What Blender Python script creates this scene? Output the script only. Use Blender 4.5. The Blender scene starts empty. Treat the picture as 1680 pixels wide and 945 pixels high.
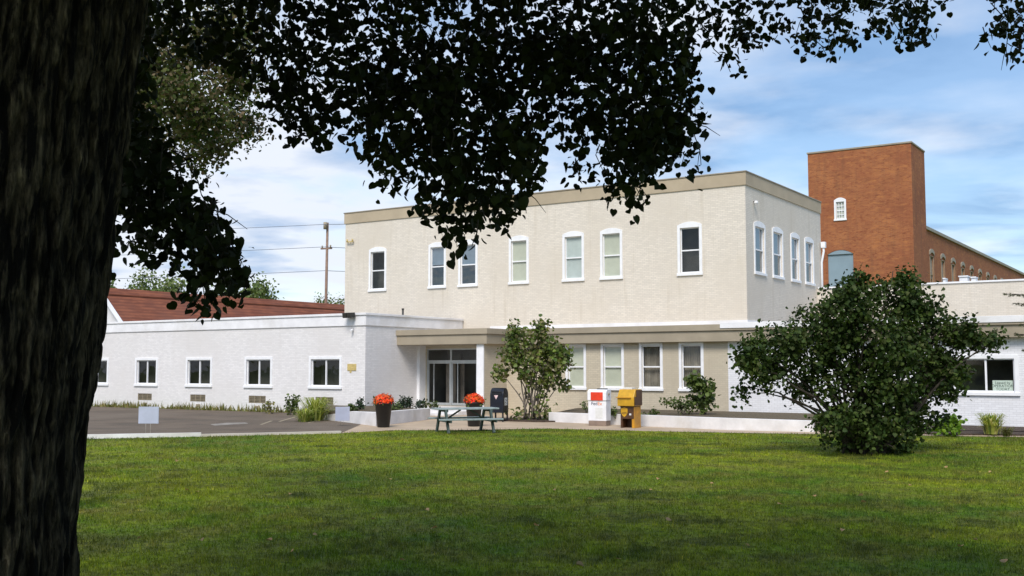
import bpy, bmesh, math, random
import numpy as np
from mathutils import Vector, Matrix, noise as mnoise

SC = bpy.context.scene
COL = SC.collection
random.seed(7)
RNG = np.random.default_rng(11)
R = math.radians

# ------------------------------------------------------------------ camera
FPX, CX, CY, EYE = 1755.0, 840.0, 472.5, 2.0
YAW = R(33.4)
PITCH = math.atan((603 - CY) / FPX)
cam_d = bpy.data.cameras.new("camera")
cam = bpy.data.objects.new("camera", cam_d)
COL.objects.link(cam)
cam.location = (0, 0, EYE)
cam.rotation_euler = (math.pi / 2 + PITCH, 0, YAW)
cam_d.sensor_width = 36
cam_d.lens = 36 * FPX / 1680
cam_d.clip_end = 4000
cam_d.clip_start = 0.05
SC.camera = cam

# ------------------------------------------------------------------ sky, sun, exposure
SUN_DIR = Vector((0.26, -0.63, 0.73)).normalized()
SUN_STRENGTH = 2.0
SKY_STRENGTH = 0.1
CLOUD = (5.0, 5.3, 5.9)
EXPOSURE = 0.8
SC.view_settings.view_transform = 'Standard'
SC.view_settings.look = 'None'
SC.view_settings.gamma = 1
SC.view_settings.use_curve_mapping = False
SC.view_settings.exposure = EXPOSURE
world = bpy.data.worlds.new("World")
SC.world = world
world.use_nodes = True


def world_nodes():
    nt = world.node_tree
    N, L = nt.nodes, nt.links
    N.clear()
    out = N.new('ShaderNodeOutputWorld')
    bg = N.new('ShaderNodeBackground')
    bg.inputs['Strength'].default_value = SKY_STRENGTH
    L.new(bg.outputs[0], out.inputs[0])
    sky = N.new('ShaderNodeTexSky')
    sky.sky_type = 'NISHITA'
    sky.sun_disc = False
    sky.sun_elevation = math.asin(SUN_DIR.z)
    sky.sun_rotation = math.atan2(SUN_DIR.x, SUN_DIR.y)
    sky.air_density = 1.0
    sky.dust_density = 0.6
    sky.ozone_density = 1.5
    tc = N.new('ShaderNodeTexCoord')
    sep = N.new('ShaderNodeSeparateXYZ')
    L.new(tc.outputs['Generated'], sep.inputs[0])

    def m(op, a, b=None, c=None):
        n = N.new('ShaderNodeMath')
        n.operation = op
        for i, v in enumerate((a, b, c)):
            if v is None:
                continue
            if isinstance(v, (int, float)):
                n.inputs[i].default_value = v
            else:
                L.new(v, n.inputs[i])
        return n.outputs[0]
    zz = m('ADD', m('MAXIMUM', sep.outputs['Z'], 0.0), 0.10)
    comb = N.new('ShaderNodeCombineXYZ')
    L.new(m('DIVIDE', sep.outputs['X'], zz), comb.inputs[0])
    L.new(m('DIVIDE', sep.outputs['Y'], zz), comb.inputs[1])
    n1 = N.new('ShaderNodeTexNoise')
    n1.inputs['Scale'].default_value = 1.25
    n1.inputs['Detail'].default_value = 9
    n1.inputs['Roughness'].default_value = 0.55
    n1.inputs['Distortion'].default_value = 0.5
    L.new(comb.outputs[0], n1.inputs['Vector'])
    n2 = N.new('ShaderNodeTexNoise')
    n2.inputs['Scale'].default_value = 0.3
    n2.inputs['Detail'].default_value = 3
    L.new(comb.outputs[0], n2.inputs['Vector'])
    # the cloud deck thins out towards the east (+X), where more blue shows
    east = m('MULTIPLY', m('ADD', m('MULTIPLY', sep.outputs['X'], 1.0), 0.38), -0.62)
    d = m('ADD', m('ADD', m('ADD', m('MULTIPLY', n1.outputs['Fac'], 1.7), -0.35), m('MULTIPLY', n2.outputs['Fac'], 0.5)), east)
    mr = N.new('ShaderNodeMapRange')
    mr.interpolation_type = 'SMOOTHSTEP'
    mr.inputs['From Min'].default_value = 0.52
    mr.inputs['From Max'].default_value = 1.0
    mr.inputs['To Min'].default_value = 0.35
    mr.inputs['To Max'].default_value = 0.97
    L.new(d, mr.inputs['Value'])
    # soft blue-grey undersides inside the deck
    ur = N.new('ShaderNodeMapRange')
    ur.inputs['From Min'].default_value = 0.38
    ur.inputs['From Max'].default_value = 0.62
    n3 = N.new('ShaderNodeTexNoise')
    n3.inputs['Scale'].default_value = 1.7
    n3.inputs['Detail'].default_value = 6
    L.new(comb.outputs[0], n3.inputs['Vector'])
    L.new(m('ADD', n3.outputs['Fac'], m('MULTIPLY', m('ADD', sep.outputs['X'], 0.38), -0.34)), ur.inputs['Value'])
    cm = N.new('ShaderNodeMix')
    cm.data_type = 'RGBA'
    cm.inputs['A'].default_value = (CLOUD[0] * 0.28, CLOUD[1] * 0.47, CLOUD[2] * 0.72, 1)
    cm.inputs['B'].default_value = (*CLOUD, 1)
    L.new(ur.outputs[0], cm.inputs['Factor'])
    mix = N.new('ShaderNodeMix')
    mix.data_type = 'RGBA'
    L.new(mr.outputs[0], mix.inputs['Factor'])
    L.new(sky.outputs[0], mix.inputs['A'])
    L.new(cm.outputs['Result'], mix.inputs['B'])
    L.new(mix.outputs['Result'], bg.inputs['Color'])


world_nodes()
sun_d = bpy.data.lights.new("sun", 'SUN')
sun_d.energy = SUN_STRENGTH
sun_d.angle = R(24)
sun_d.color = (1.0, 0.94, 0.87)
sun = bpy.data.objects.new("sun", sun_d)
COL.objects.link(sun)
sun.rotation_euler = (-SUN_DIR).to_track_quat('-Z', 'Y').to_euler()
sun.location = SUN_DIR * 60

# ------------------------------------------------------------------ survey helpers: where a sight line meets a plane of the place
_F = np.array([-math.sin(YAW) * math.cos(PITCH), math.cos(YAW) * math.cos(PITCH), math.sin(PITCH)])
_R = np.array([math.cos(YAW), math.sin(YAW), 0])
_U = np.cross(_R, _F)
_C = np.array([0, 0, EYE])


def ray(px, py): return _F + _R * (px - CX) / FPX - _U * (py - CY) / FPX
def on_y(px, py, Y): d = ray(px, py); return _C + d * (Y / d[1])
def on_x(px, py, X): d = ray(px, py); return _C + d * (X / d[0])
def on_z(px, py, Z=0.0): d = ray(px, py); return _C + d * ((Z - EYE) / d[2])
def at_d(px, py, D): return _C + ray(px, py) * D


def proj(p):
    q = np.asarray(p) - _C
    d = q @ _F
    return CX + FPX * (q @ _R) / d, CY - FPX * (q @ _U) / d, d


# ------------------------------------------------------------------ object helpers
def link(o, parent=None):
    COL.objects.link(o)
    if parent is not None:
        o.parent = parent
    return o


def tag(o, label=None, cat=None, group=None, kind=None):
    if label: o['label'] = label
    if cat: o['category'] = cat
    if group: o['group'] = group
    if kind: o['kind'] = kind
    return o


def thing(name, label, cat, loc=(0, 0, 0), rz=0.0, group=None):
    o = bpy.data.objects.new(name, None)
    o.empty_display_size = 0.2
    link(o)
    o.location = loc
    o.rotation_euler = (0, 0, rz)
    return tag(o, label, cat, group)


def kids(o): return [c for c in COL.objects if c.parent == o]


def copy_tree(o, parent=None):
    c = o.copy()
    COL.objects.link(c)
    c.parent = parent
    for ch in kids(o):
        copy_tree(ch, c)
    return c


class MB:
    """collects faces; build() links them as one mesh object"""

    def __init__(s):
        s.v, s.f, s.mi, s.sm = [], [], [], []

    def poly(s, pts, mi=0, smooth=False):
        b = len(s.v)
        s.v += [tuple(map(float, p)) for p in pts]
        s.f.append(tuple(range(b, b + len(pts))))
        s.mi.append(mi); s.sm.append(smooth)

    def hexa(s, p, mi=0):
        b = len(s.v)
        s.v += [tuple(map(float, q)) for q in p]
        for f in ((0, 3, 2, 1), (4, 5, 6, 7), (0, 1, 5, 4), (1, 2, 6, 5), (2, 3, 7, 6), (3, 0, 4, 7)):
            s.f.append(tuple(b + i for i in f)); s.mi.append(mi); s.sm.append(False)

    def box(s, x0, x1, y0, y1, z0, z1, mi=0):
        s.hexa([(x0, y0, z0), (x1, y0, z0), (x1, y1, z0), (x0, y1, z0), (x0, y0, z1), (x1, y0, z1), (x1, y1, z1), (x0, y1, z1)], mi)

    def lbox(s, fr, u0, u1, z0, z1, d0, d1, mi=0):
        s.hexa([fr(u0, z0, d0), fr(u1, z0, d0), fr(u1, z0, d1), fr(u0, z0, d1), fr(u0, z1, d0), fr(u1, z1, d0), fr(u1, z1, d1), fr(u0, z1, d1)], mi)

    def prism(s, pts, vec, mi=0):
        """polygon pts swept along vec"""
        b = len(s.v); n = len(pts); vec = np.asarray(vec, float)
        s.v += [tuple(map(float, p)) for p in pts] + [tuple(map(float, np.asarray(p, float) + vec)) for p in pts]
        s.f.append(tuple(range(b + n - 1, b - 1, -1))); s.f.append(tuple(range(b + n, b + 2 * n)))
        s.mi += [mi, mi]; s.sm += [False, False]
        for i in range(n):
            j = (i + 1) % n
            s.f.append((b + i, b + j, b + n + j, b + n + i)); s.mi.append(mi); s.sm.append(False)

    def bar(s, a, b, w, h, up=(0, 0, 1), mi=0):
        a, b = np.asarray(a, float), np.asarray(b, float)
        d = b - a; d /= np.linalg.norm(d)
        sd = np.cross(d, up); sd /= np.linalg.norm(sd)
        u = np.cross(sd, d)
        q = []
        for p in (a, b):
            q += [p - sd * w / 2 - u * h / 2, p + sd * w / 2 - u * h / 2, p + sd * w / 2 + u * h / 2, p - sd * w / 2 + u * h / 2]
        s.hexa(q, mi)

    def tube(s, pts, rad, n=8, mi=0, caps=True):
        pts = [np.asarray(p, float) for p in pts]
        if not hasattr(rad, '__len__'): rad = [rad] * len(pts)
        b = len(s.v)
        ref = np.array([0.31, 0.17, 0.93])
        for i, p in enumerate(pts):
            d = pts[min(i + 1, len(pts) - 1)] - pts[max(i - 1, 0)]
            d /= np.linalg.norm(d) + 1e-9
            a = np.cross(d, ref)
            if np.linalg.norm(a) < 0.2: a = np.cross(d, (1, 0, 0))
            a /= np.linalg.norm(a); c = np.cross(d, a)
            for k in range(n):
                t = 2 * math.pi * k / n
                s.v.append(tuple(p + rad[i] * (a * math.cos(t) + c * math.sin(t))))
        for i in range(len(pts) - 1):
            for k in range(n):
                k2 = (k + 1) % n
                s.f.append((b + i * n + k, b + i * n + k2, b + (i + 1) * n + k2, b + (i + 1) * n + k)); s.mi.append(mi); s.sm.append(True)
        if caps:
            s.f.append(tuple(b + k for k in range(n))[::-1]); s.mi.append(mi); s.sm.append(False)
            e = b + (len(pts) - 1) * n
            s.f.append(tuple(e + k for k in range(n))); s.mi.append(mi); s.sm.append(False)

    def lathe(s, prof, n=28, c=(0, 0, 0), mi=0):
        b = len(s.v)
        for r, z in prof:
            for k in range(n):
                t = 2 * math.pi * k / n
                s.v.append((c[0] + r * math.cos(t), c[1] + r * math.sin(t), c[2] + z))
        for i in range(len(prof) - 1):
            for k in range(n):
                k2 = (k + 1) % n
                s.f.append((b + i * n + k, b + i * n + k2, b + (i + 1) * n + k2, b + (i + 1) * n + k)); s.mi.append(mi); s.sm.append(True)

    def wall(s, fr, W, z0, z1, ops, reveal=0.18, u0=0.0, mi=0):
        us = sorted({u0, W, *[o[0] for o in ops], *[o[1] for o in ops]})
        zs = sorted({z0, z1, *[o[2] for o in ops], *[o[3] for o in ops]})
        for a, b in zip(us, us[1:]):
            for c, d in zip(zs, zs[1:]):
                um, zm = (a + b) / 2, (c + d) / 2
                if any(o[0] < um < o[1] and o[2] < zm < o[3] for o in ops): continue
                s.poly([fr(a, c, 0), fr(b, c, 0), fr(b, d, 0), fr(a, d, 0)], mi)
        for a, b, c, d in ops:
            for p, q in (((a, c), (b, c)), ((b, c), (b, d)), ((b, d), (a, d)), ((a, d), (a, c))):
                s.poly([fr(*p, 0), fr(*q, 0), fr(*q, -reveal), fr(*p, -reveal)], mi)

    def build(s, name, mats, parent=None, bevel=0.0, recalc=True):
        me = bpy.data.meshes.new(name)
        me.from_pydata(s.v, [], s.f)
        for m in (mats if isinstance(mats, (list, tuple)) else [mats]): me.materials.append(m)
        me.polygons.foreach_set('material_index', s.mi)
        me.polygons.foreach_set('use_smooth', s.sm)
        if recalc:
            bm = bmesh.new(); bm.from_mesh(me)
            bmesh.ops.recalc_face_normals(bm, faces=bm.faces)
            bm.to_mesh(me); bm.free()
        me.update()
        o = bpy.data.objects.new(name, me)
        link(o, parent)
        if bevel:
            md = o.modifiers.new('bevel', 'BEVEL'); md.width = bevel; md.segments = 2; md.limit_method = 'ANGLE'
        return o


def rot_frames(normal, roll):
    """per-item 3x3 frames, columns = (side, along, normal)"""
    n = normal / (np.linalg.norm(normal, axis=1, keepdims=True) + 1e-9)
    ref = np.tile([0.0, 0.0, 1.0], (len(n), 1))
    ref[np.abs(n[:, 2]) > 0.95] = (1, 0, 0)
    a = np.cross(ref, n); a /= np.linalg.norm(a, axis=1, keepdims=True)
    b = np.cross(n, a)
    c, s_ = np.cos(roll)[:, None], np.sin(roll)[:, None]
    return np.stack([a * c + b * s_, -a * s_ + b * c, n], axis=2)


def scatter(name, tv, tf, pos, frames, scale, mat, parent=None, smooth=False):
    """many small copies of one template gathered in one mesh (leaves, blades, needles)"""
    tv = np.asarray(tv, float)
    n, k = len(pos), len(tv)
    sc = np.asarray(scale, float)
    if sc.ndim == 1: sc = np.repeat(sc[:, None], 3, 1)
    v = np.einsum('nij,nkj->nki', frames, tv[None] * sc[:, None, :]) + pos[:, None, :]
    me = bpy.data.meshes.new(name)
    me.vertices.add(n * k)
    me.vertices.foreach_set('co', v.reshape(-1).astype(np.float32))
    fl = [len(f) for f in tf]
    idx = np.concatenate([np.array(f) for f in tf])
    loops = (idx[None] + (np.arange(n) * k)[:, None]).reshape(-1)
    me.loops.add(len(loops)); me.loops.foreach_set('vertex_index', loops.astype(np.int32))
    tot = np.tile(fl, n)
    st = np.concatenate([[0], np.cumsum(tot)[:-1]])
    me.polygons.add(len(tot)); me.polygons.foreach_set('loop_start', st.astype(np.int32))
    try: me.polygons.foreach_set('loop_total', tot.astype(np.int32))
    except Exception: pass
    me.update(calc_edges=True)
    if smooth: me.polygons.foreach_set('use_smooth', [True] * len(tot))
    me.materials.append(mat)
    o = bpy.data.objects.new(name, me)
    return link(o, parent)


# leaf templates: x across, y along (base at 0, tip at 1), z = normal; folded on the midrib
HEART_V = [(0, 0, 0), (0, .35, -.02), (0, 1, -.12),
           (.22, -.10, .05), (.45, .05, .10), (.52, .30, .11), (.42, .58, .07), (.18, .84, -.03),
           (-.22, -.10, .05), (-.45, .05, .10), (-.52, .30, .11), (-.42, .58, .07), (-.18, .84, -.03)]
HEART_F = [(0, 3, 4, 5, 6, 7, 2, 1), (0, 1, 2, 12, 11, 10, 9, 8)]
OVAL_V = [(0, 0, 0), (0, 1, -.08), (.28, .22, .06), (.34, .5, .07), (.18, .82, 0), (-.28, .22, .06), (-.34, .5, .07), (-.18, .82, 0)]
OVAL_F = [(0, 2, 3, 4, 1), (0, 1, 7, 6, 5)]
BLADE_V = [(-.5, 0, 0), (.5, 0, 0), (.32, .55, .08), (-.32, .55, .08), (0, 1, .3)]
BLADE_F = [(0, 1, 2, 3), (3, 2, 4)]

# ------------------------------------------------------------------ materials
M = {}


def new_mat(name):
    m = bpy.data.materials.new(name)
    m.use_nodes = True
    nt = m.node_tree
    b = nt.nodes['Principled BSDF']
    M[name] = m
    return m, nt, b


def node(nt, t, **kw):
    n = nt.nodes.new(t)
    for k, v in kw.items():
        if k in n.inputs: n.inputs[k].default_value = v
        else: setattr(n, k, v)
    return n


def mixc(nt, fac, a, b, blend='MIX'):
    n = nt.nodes.new('ShaderNodeMix'); n.data_type = 'RGBA'; n.blend_type = blend
    for i, v in (('Factor', fac), ('A', a), ('B', b)):
        if isinstance(v, (int, float)): n.inputs[i].default_value = v
        elif isinstance(v, tuple): n.inputs[i].default_value = (*v, 1) if len(v) == 3 else v
        else: nt.links.new(v, n.inputs[i])
    return n.outputs['Result']


def noise_fac(nt, vec, scale, detail=4, lo=0.35, hi=0.65, rough=0.6):
    n = node(nt, 'ShaderNodeTexNoise', Scale=scale, Detail=detail, Roughness=rough)
    if vec is not None: nt.links.new(vec, n.inputs['Vector'])
    r = node(nt, 'ShaderNodeMapRange')
    r.inputs['From Min'].default_value = lo; r.inputs['From Max'].default_value = hi
    nt.links.new(n.outputs['Fac'], r.inputs['Value'])
    return r.outputs[0]


def pos_vec(nt, scale=None, obj=False):
    if obj:
        v = node(nt, 'ShaderNodeTexCoord').outputs['Object']
    else:
        v = node(nt, 'ShaderNodeNewGeometry').outputs['Position']
    if scale:
        mp = node(nt, 'ShaderNodeMapping'); mp.inputs['Scale'].default_value = scale
        nt.links.new(v, mp.inputs['Vector']); v = mp.outputs[0]
    return v


def facade_vec(nt):
    """(x + y, z): runs along any wall of the axis-aligned buildings"""
    g = node(nt, 'ShaderNodeNewGeometry')
    s = node(nt, 'ShaderNodeSeparateXYZ'); nt.links.new(g.outputs['Position'], s.inputs[0])
    a = node(nt, 'ShaderNodeMath', operation='ADD')
    nt.links.new(s.outputs['X'], a.inputs[0]); nt.links.new(s.outputs['Y'], a.inputs[1])
    c = node(nt, 'ShaderNodeCombineXYZ')
    nt.links.new(a.outputs[0], c.inputs[0]); nt.links.new(s.outputs['Z'], c.inputs[1])
    return c.outputs[0]


def simple(name, col, rough=0.6, var=0.12, scale=6, bump=0.0, bscale=40, metal=0.0, obj=False, dirt=None):
    m, nt, b = new_mat(name)
    v = pos_vec(nt, obj=obj)
    f = noise_fac(nt, v, scale)
    dark = tuple(c * (1 - var) for c in col); lite = tuple(min(1, c * (1 + var)) for c in col)
    c = mixc(nt, f, dark, lite)
    if dirt:
        c = mixc(nt, noise_fac(nt, v, scale * 0.37, 6, 0.5, 0.75), c, dirt)
    nt.links.new(c, b.inputs['Base Color'])
    b.inputs['Roughness'].default_value = rough
    b.inputs['Metallic'].default_value = metal
    if bump:
        n = node(nt, 'ShaderNodeTexNoise', Scale=bscale, Detail=5)
        nt.links.new(v, n.inputs['Vector'])
        bp = node(nt, 'ShaderNodeBump', Strength=bump, Distance=0.02)
        nt.links.new(n.outputs['Fac'], bp.inputs['Height'])
        nt.links.new(bp.outputs[0], b.inputs['Normal'])
    return m


def painted_brick(name, col, stain, bump=0.35, streak=0.35, patch=0.5, mort=0.78):
    m, nt, b = new_mat(name)
    v = facade_vec(nt)
    br = node(nt, 'ShaderNodeTexBrick', Scale=1.0)
    br.inputs['Brick Width'].default_value = 0.215; br.inputs['Row Height'].default_value = 0.075
    br.inputs['Mortar Size'].default_value = 0.008; br.inputs['Mortar Smooth'].default_value = 0.4
    br.inputs['Color1'].default_value = (*[c * 0.93 for c in col], 1)
    br.inputs['Color2'].default_value = (*[min(1, c * 1.06) for c in col], 1)
    br.inputs['Mortar'].default_value = (*[c * mort for c in col], 1)
    nt.links.new(v, br.inputs['Vector'])
    p = pos_vec(nt)
    c = mixc(nt, noise_fac(nt, p, 0.35, 6, 0.42, 0.75), br.outputs['Color'], tuple(a * 0.6 + s * 0.4 for a, s in zip(col, stain)))
    # rain streaks: noise stretched down the wall
    ps = pos_vec(nt, (2.3, 2.3, 0.16))
    fs = noise_fac(nt, ps, 1.6, 5, 0.55, 0.85)
    mm = node(nt, 'ShaderNodeMath', operation='MULTIPLY'); mm.inputs[1].default_value = streak
    nt.links.new(fs, mm.inputs[0])
    c = mixc(nt, mm.outputs[0], c, stain)
    # single bricks where the paint has weathered
    f2 = noise_fac(nt, pos_vec(nt, (4.6, 4.6, 13)), 1.0, 2, 0.62, 0.78)
    m2 = node(nt, 'ShaderNodeMath', operation='MULTIPLY'); m2.inputs[1].default_value = patch
    nt.links.new(f2, m2.inputs[0])
    c = mixc(nt, m2.outputs[0], c, tuple(a * 0.85 for a in col))
    nt.links.new(c, b.inputs['Base Color'])
    b.inputs['Roughness'].default_value = 0.75
    nz = node(nt, 'ShaderNodeTexNoise', Scale=30, Detail=4); nt.links.new(p, nz.inputs['Vector'])
    h = node(nt, 'ShaderNodeMath', operation='SUBTRACT')
    nt.links.new(nz.outputs['Fac'], h.inputs[0]); nt.links.new(br.outputs['Fac'], h.inputs[1])
    bp = node(nt, 'ShaderNodeBump', Strength=bump, Distance=0.012)
    nt.links.new(h.outputs[0], bp.inputs['Height']); nt.links.new(bp.outputs[0], b.inputs['Normal'])
    return m


def red_brick(name):
    m, nt, b = new_mat(name)
    v = facade_vec(nt)
    br = node(nt, 'ShaderNodeTexBrick', Scale=1.0)
    br.inputs['Brick Width'].default_value = 0.23; br.inputs['Row Height'].default_value = 0.08
    br.inputs['Mortar Size'].default_value = 0.010; br.inputs['Bias'].default_value = -0.1
    br.inputs['Color1'].default_value = (0.44, 0.150, 0.040, 1)
    br.inputs['Color2'].default_value = (0.28, 0.082, 0.024, 1)
    br.inputs['Mortar'].default_value = (0.34, 0.17, 0.09, 1)
    nt.links.new(v, br.inputs['Vector'])
    p = pos_vec(nt)
    c = mixc(nt, noise_fac(nt, p, 0.5, 6, 0.35, 0.7), br.outputs['Color'], (0.27, 0.085, 0.034))
    c = mixc(nt, noise_fac(nt, pos_vec(nt, (3.4, 3.4, 9.5)), 1.0, 2, 0.55, 0.72), c, (0.22, 0.060, 0.022))
    c = mixc(nt, noise_fac(nt, pos_vec(nt, (4.1, 4.1, 11.5)), 0.9, 2, 0.6, 0.75), c, (0.42, 0.17, 0.06))
    c = mixc(nt, noise_fac(nt, pos_vec(nt, (1.3, 1.3, 4.2)), 1.0, 3, 0.48, 0.66), c, mixc(nt, 0.35, c, (0.20, 0.07, 0.025)))
    c = mixc(nt, noise_fac(nt, pos_vec(nt, (1.1, 1.1, 3.6)), 1.3, 3, 0.56, 0.7), c, (0.41, 0.155, 0.05))
    fs = noise_fac(nt, pos_vec(nt, (1.7, 1.7, 0.12)), 1.4, 5, 0.52, 0.85)
    mm = node(nt, 'ShaderNodeMath', operation='MULTIPLY'); mm.inputs[1].default_value = 0.6
    nt.links.new(fs, mm.inputs[0])
    c = mixc(nt, mm.outputs[0], c, (0.12, 0.055, 0.03))
    nt.links.new(c, b.inputs['Base Color']); b.inputs['Roughness'].default_value = 0.85
    bp = node(nt, 'ShaderNodeBump', Strength=0.4, Distance=0.01); bp.invert = True
    nt.links.new(br.outputs['Fac'], bp.inputs['Height']); nt.links.new(bp.outputs[0], b.inputs['Normal'])
    return m


def leaf_mat(name, cols, rough=0.45, trans=0.25, spec=0.35):
    """cols: list of base colours picked per leaf"""
    m, nt, b = new_mat(name)
    g = node(nt, 'ShaderNodeNewGeometry')
    cr = node(nt, 'ShaderNodeValToRGB')
    el = cr.color_ramp.elements
    el[0].position = 0; el[0].color = (*cols[0], 1)
    el[1].position = 1; el[1].color = (*cols[-1], 1)
    for i, c in enumerate(cols[1:-1]):
        e = el.new((i + 1) / (len(cols) - 1)); e.color = (*c, 1)
    nt.links.new(g.outputs['Random Per Island'], cr.inputs['Fac'])
    # whole shoots differ too: some paler and yellower, some deeper
    hv = node(nt, 'ShaderNodeHueSaturation')
    nf = noise_fac(nt, pos_vec(nt), 2.2, 3, 0.35, 0.65)
    for sock, lo_, hi_ in (('Hue', 0.512, 0.485), ('Value', 0.72, 1.5)):
        mr_ = node(nt, 'ShaderNodeMapRange'); mr_.inputs['To Min'].default_value = lo_; mr_.inputs['To Max'].default_value = hi_
        nt.links.new(nf, mr_.inputs['Value']); nt.links.new(mr_.outputs[0], hv.inputs[sock])
    nt.links.new(cr.outputs[0], hv.inputs['Color']); cr = hv
    nt.links.new(cr.outputs[0], b.inputs['Base Color'])
    b.inputs['Roughness'].default_value = rough
    b.inputs['Specular IOR Level'].default_value = spec
    if trans:
        tr = node(nt, 'ShaderNodeBsdfTranslucent')
        hs = node(nt, 'ShaderNodeHueSaturation', Saturation=1.15, Value=1.3)
        nt.links.new(cr.outputs[0], hs.inputs['Color']); nt.links.new(hs.outputs[0], tr.inputs['Color'])
        mx = node(nt, 'ShaderNodeMixShader'); mx.inputs[0].default_value = trans
        nt.links.new(b.outputs[0], mx.inputs[1]); nt.links.new(tr.outputs[0], mx.inputs[2])
        nt.links.new(mx.outputs[0], nt.nodes['Material Output'].inputs['Surface'])
    return m


def glass_mat(name, tint=(0.93, 0.95, 0.94), refl=0.0):
    m, nt, b = new_mat(name)
    nt.nodes.remove(b)
    t = node(nt, 'ShaderNodeBsdfTransparent'); t.inputs['Color'].default_value = (*tint, 1)
    g = node(nt, 'ShaderNodeBsdfGlossy'); g.inputs['Roughness'].default_value = 0.02
    nz = node(nt, 'ShaderNodeTexNoise', Scale=1.3, Detail=2); nt.links.new(pos_vec(nt), nz.inputs['Vector'])
    bp = node(nt, 'ShaderNodeBump', Strength=0.06, Distance=0.1); nt.links.new(nz.outputs['Fac'], bp.inputs['Height'])
    nt.links.new(bp.outputs[0], g.inputs['Normal'])
    fa = node(nt, 'ShaderNodeLayerWeight', Blend=0.5)
    pw = node(nt, 'ShaderNodeMath', operation='POWER'); pw.inputs[1].default_value = 5
    nt.links.new(fa.outputs['Facing'], pw.inputs[0])
    lw = node(nt, 'ShaderNodeMath', operation='MULTIPLY_ADD'); lw.inputs[1].default_value = 0.95; lw.inputs[2].default_value = 0.05
    nt.links.new(pw.outputs[0], lw.inputs[0])
    ad = node(nt, 'ShaderNodeMath', operation='ADD'); ad.inputs[1].default_value = refl; ad.use_clamp = True
    nt.links.new(lw.outputs[0], ad.inputs[0])
    mx = node(nt, 'ShaderNodeMixShader')
    nt.links.new(ad.outputs[0], mx.inputs[0]); nt.links.new(t.outputs[0], mx.inputs[1]); nt.links.new(g.outputs[0], mx.inputs[2])
    nt.links.new(mx.outputs[0], nt.nodes['Material Output'].inputs['Surface'])
    return m


painted_brick('white_brick', (0.75, 0.725, 0.715), (0.56, 0.52, 0.48), streak=0.3, patch=0.25, mort=0.86, bump=0.22)
painted_brick('cream_brick', (0.71, 0.645, 0.555), (0.50, 0.43, 0.33), streak=0.7, patch=0.8, bump=0.25)
painted_brick('tan_wall', (0.54, 0.475, 0.36), (0.36, 0.30, 0.22), bump=0.15, patch=0.2)
painted_brick('lower_white', (0.76, 0.76, 0.78), (0.55, 0.52, 0.5), bump=0.15, patch=0.2)
red_brick('red_brick')
simple('white_paint', (0.82, 0.82, 0.83), 0.5, 0.05, 3, 0.05)
simple('coping_white', (0.80, 0.79, 0.80), 0.6, 0.08, 1.2, 0.08, dirt=(0.6, 0.57, 0.54))
simple('tan_fascia', (0.345, 0.292, 0.212), 0.6, 0.08, 1.0, 0.05, dirt=(0.28, 0.235, 0.17))
simple('cornice_tan', (0.44, 0.36, 0.25), 0.7, 0.08, 0.8, 0.08, dirt=(0.36, 0.29, 0.2))
simple('coping_dark', (0.30, 0.26, 0.20), 0.6, 0.1, 1.5)
simple('room_dark', (0.085, 0.082, 0.075), 0.9, 0.3, 1.2)
simple('vestibule_wall', (0.16, 0.16, 0.14), 0.9, 0.2, 1.5)
simple('blind_pale', (0.54, 0.545, 0.44), 0.8, 0.06, 2.0)
simple('blind_cool', (0.50, 0.545, 0.52), 0.8, 0.08, 2.0)
simple('grey_blind_reflection', (0.28, 0.32, 0.35), 0.8, 0.1, 2.0)  # grey blinds; also the reflection painted into the cream building's side windows
simple('curtain_taupe', (0.25, 0.22, 0.18), 0.9, 0.2, 3.0)
simple('alu', (0.50, 0.53, 0.53), 0.4, 0.06, 4, metal=0.5)
simple('louvre', (0.30, 0.25, 0.17), 0.6, 0.15, 6)
simple('roof_gravel', (0.25, 0.24, 0.22), 0.95, 0.2, 3)
simple('concrete_white', (0.72, 0.70, 0.69), 0.85, 0.1, 1.6, 0.3, 50, dirt=(0.52, 0.48, 0.42))
simple('concrete_kerb', (0.76, 0.74, 0.70), 0.9, 0.12, 1.0, 0.3, 60, dirt=(0.42, 0.35, 0.27))
simple('kerb_tan', (0.50, 0.44, 0.36), 0.9, 0.18, 0.8, 0.3, 60, dirt=(0.68, 0.64, 0.58))
simple('path_tan', (0.44, 0.34, 0.235), 0.95, 0.12, 0.9, 0.25, 60, dirt=(0.35, 0.27, 0.19))
simple('mulch', (0.060, 0.040, 0.027), 1.0, 0.5, 14, 1.0, 60)
simple('soil', (0.11, 0.085, 0.05), 1.0, 0.45, 12, 1.0, 60)
simple('dark_metal', (0.03, 0.028, 0.024), 0.5, 0.2, 9)
simple('mail_blue', (0.003, 0.005, 0.013), 0.38, 0.3, 4, obj=True)
simple('mail_blue_leg', (0.003, 0.004, 0.008), 0.5, 0.3, 4, obj=True)
simple('label_white', (0.70, 0.70, 0.68), 0.6, 0.06, 8, obj=True)
simple('emblem_pink', (0.70, 0.50, 0.50), 0.6, 0.1, 8, obj=True)
simple('drop_white', (0.80, 0.80, 0.82), 0.4, 0.06, 3, obj=True)
simple('drop_side', (0.62, 0.58, 0.58), 0.5, 0.08, 3, obj=True)
simple('drop_red', (0.72, 0.045, 0.012), 0.4, 0.1, 5, obj=True)
simple('drop_base', (0.24, 0.175, 0.135), 0.7, 0.15, 5, obj=True)
simple('ink_dark', (0.03, 0.02, 0.07), 0.6, 0.1, 5, obj=True)
simple('ink_orange', (0.80, 0.22, 0.03), 0.6, 0.1, 5, obj=True)
simple('gold_paint', (0.55, 0.30, 0.014), 0.42, 0.15, 5, obj=True)
simple('amber_side', (0.52, 0.24, 0.012), 0.5, 0.2, 5, obj=True)
simple('brown_paint', (0.075, 0.032, 0.012), 0.45, 0.3, 5, obj=True)
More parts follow.
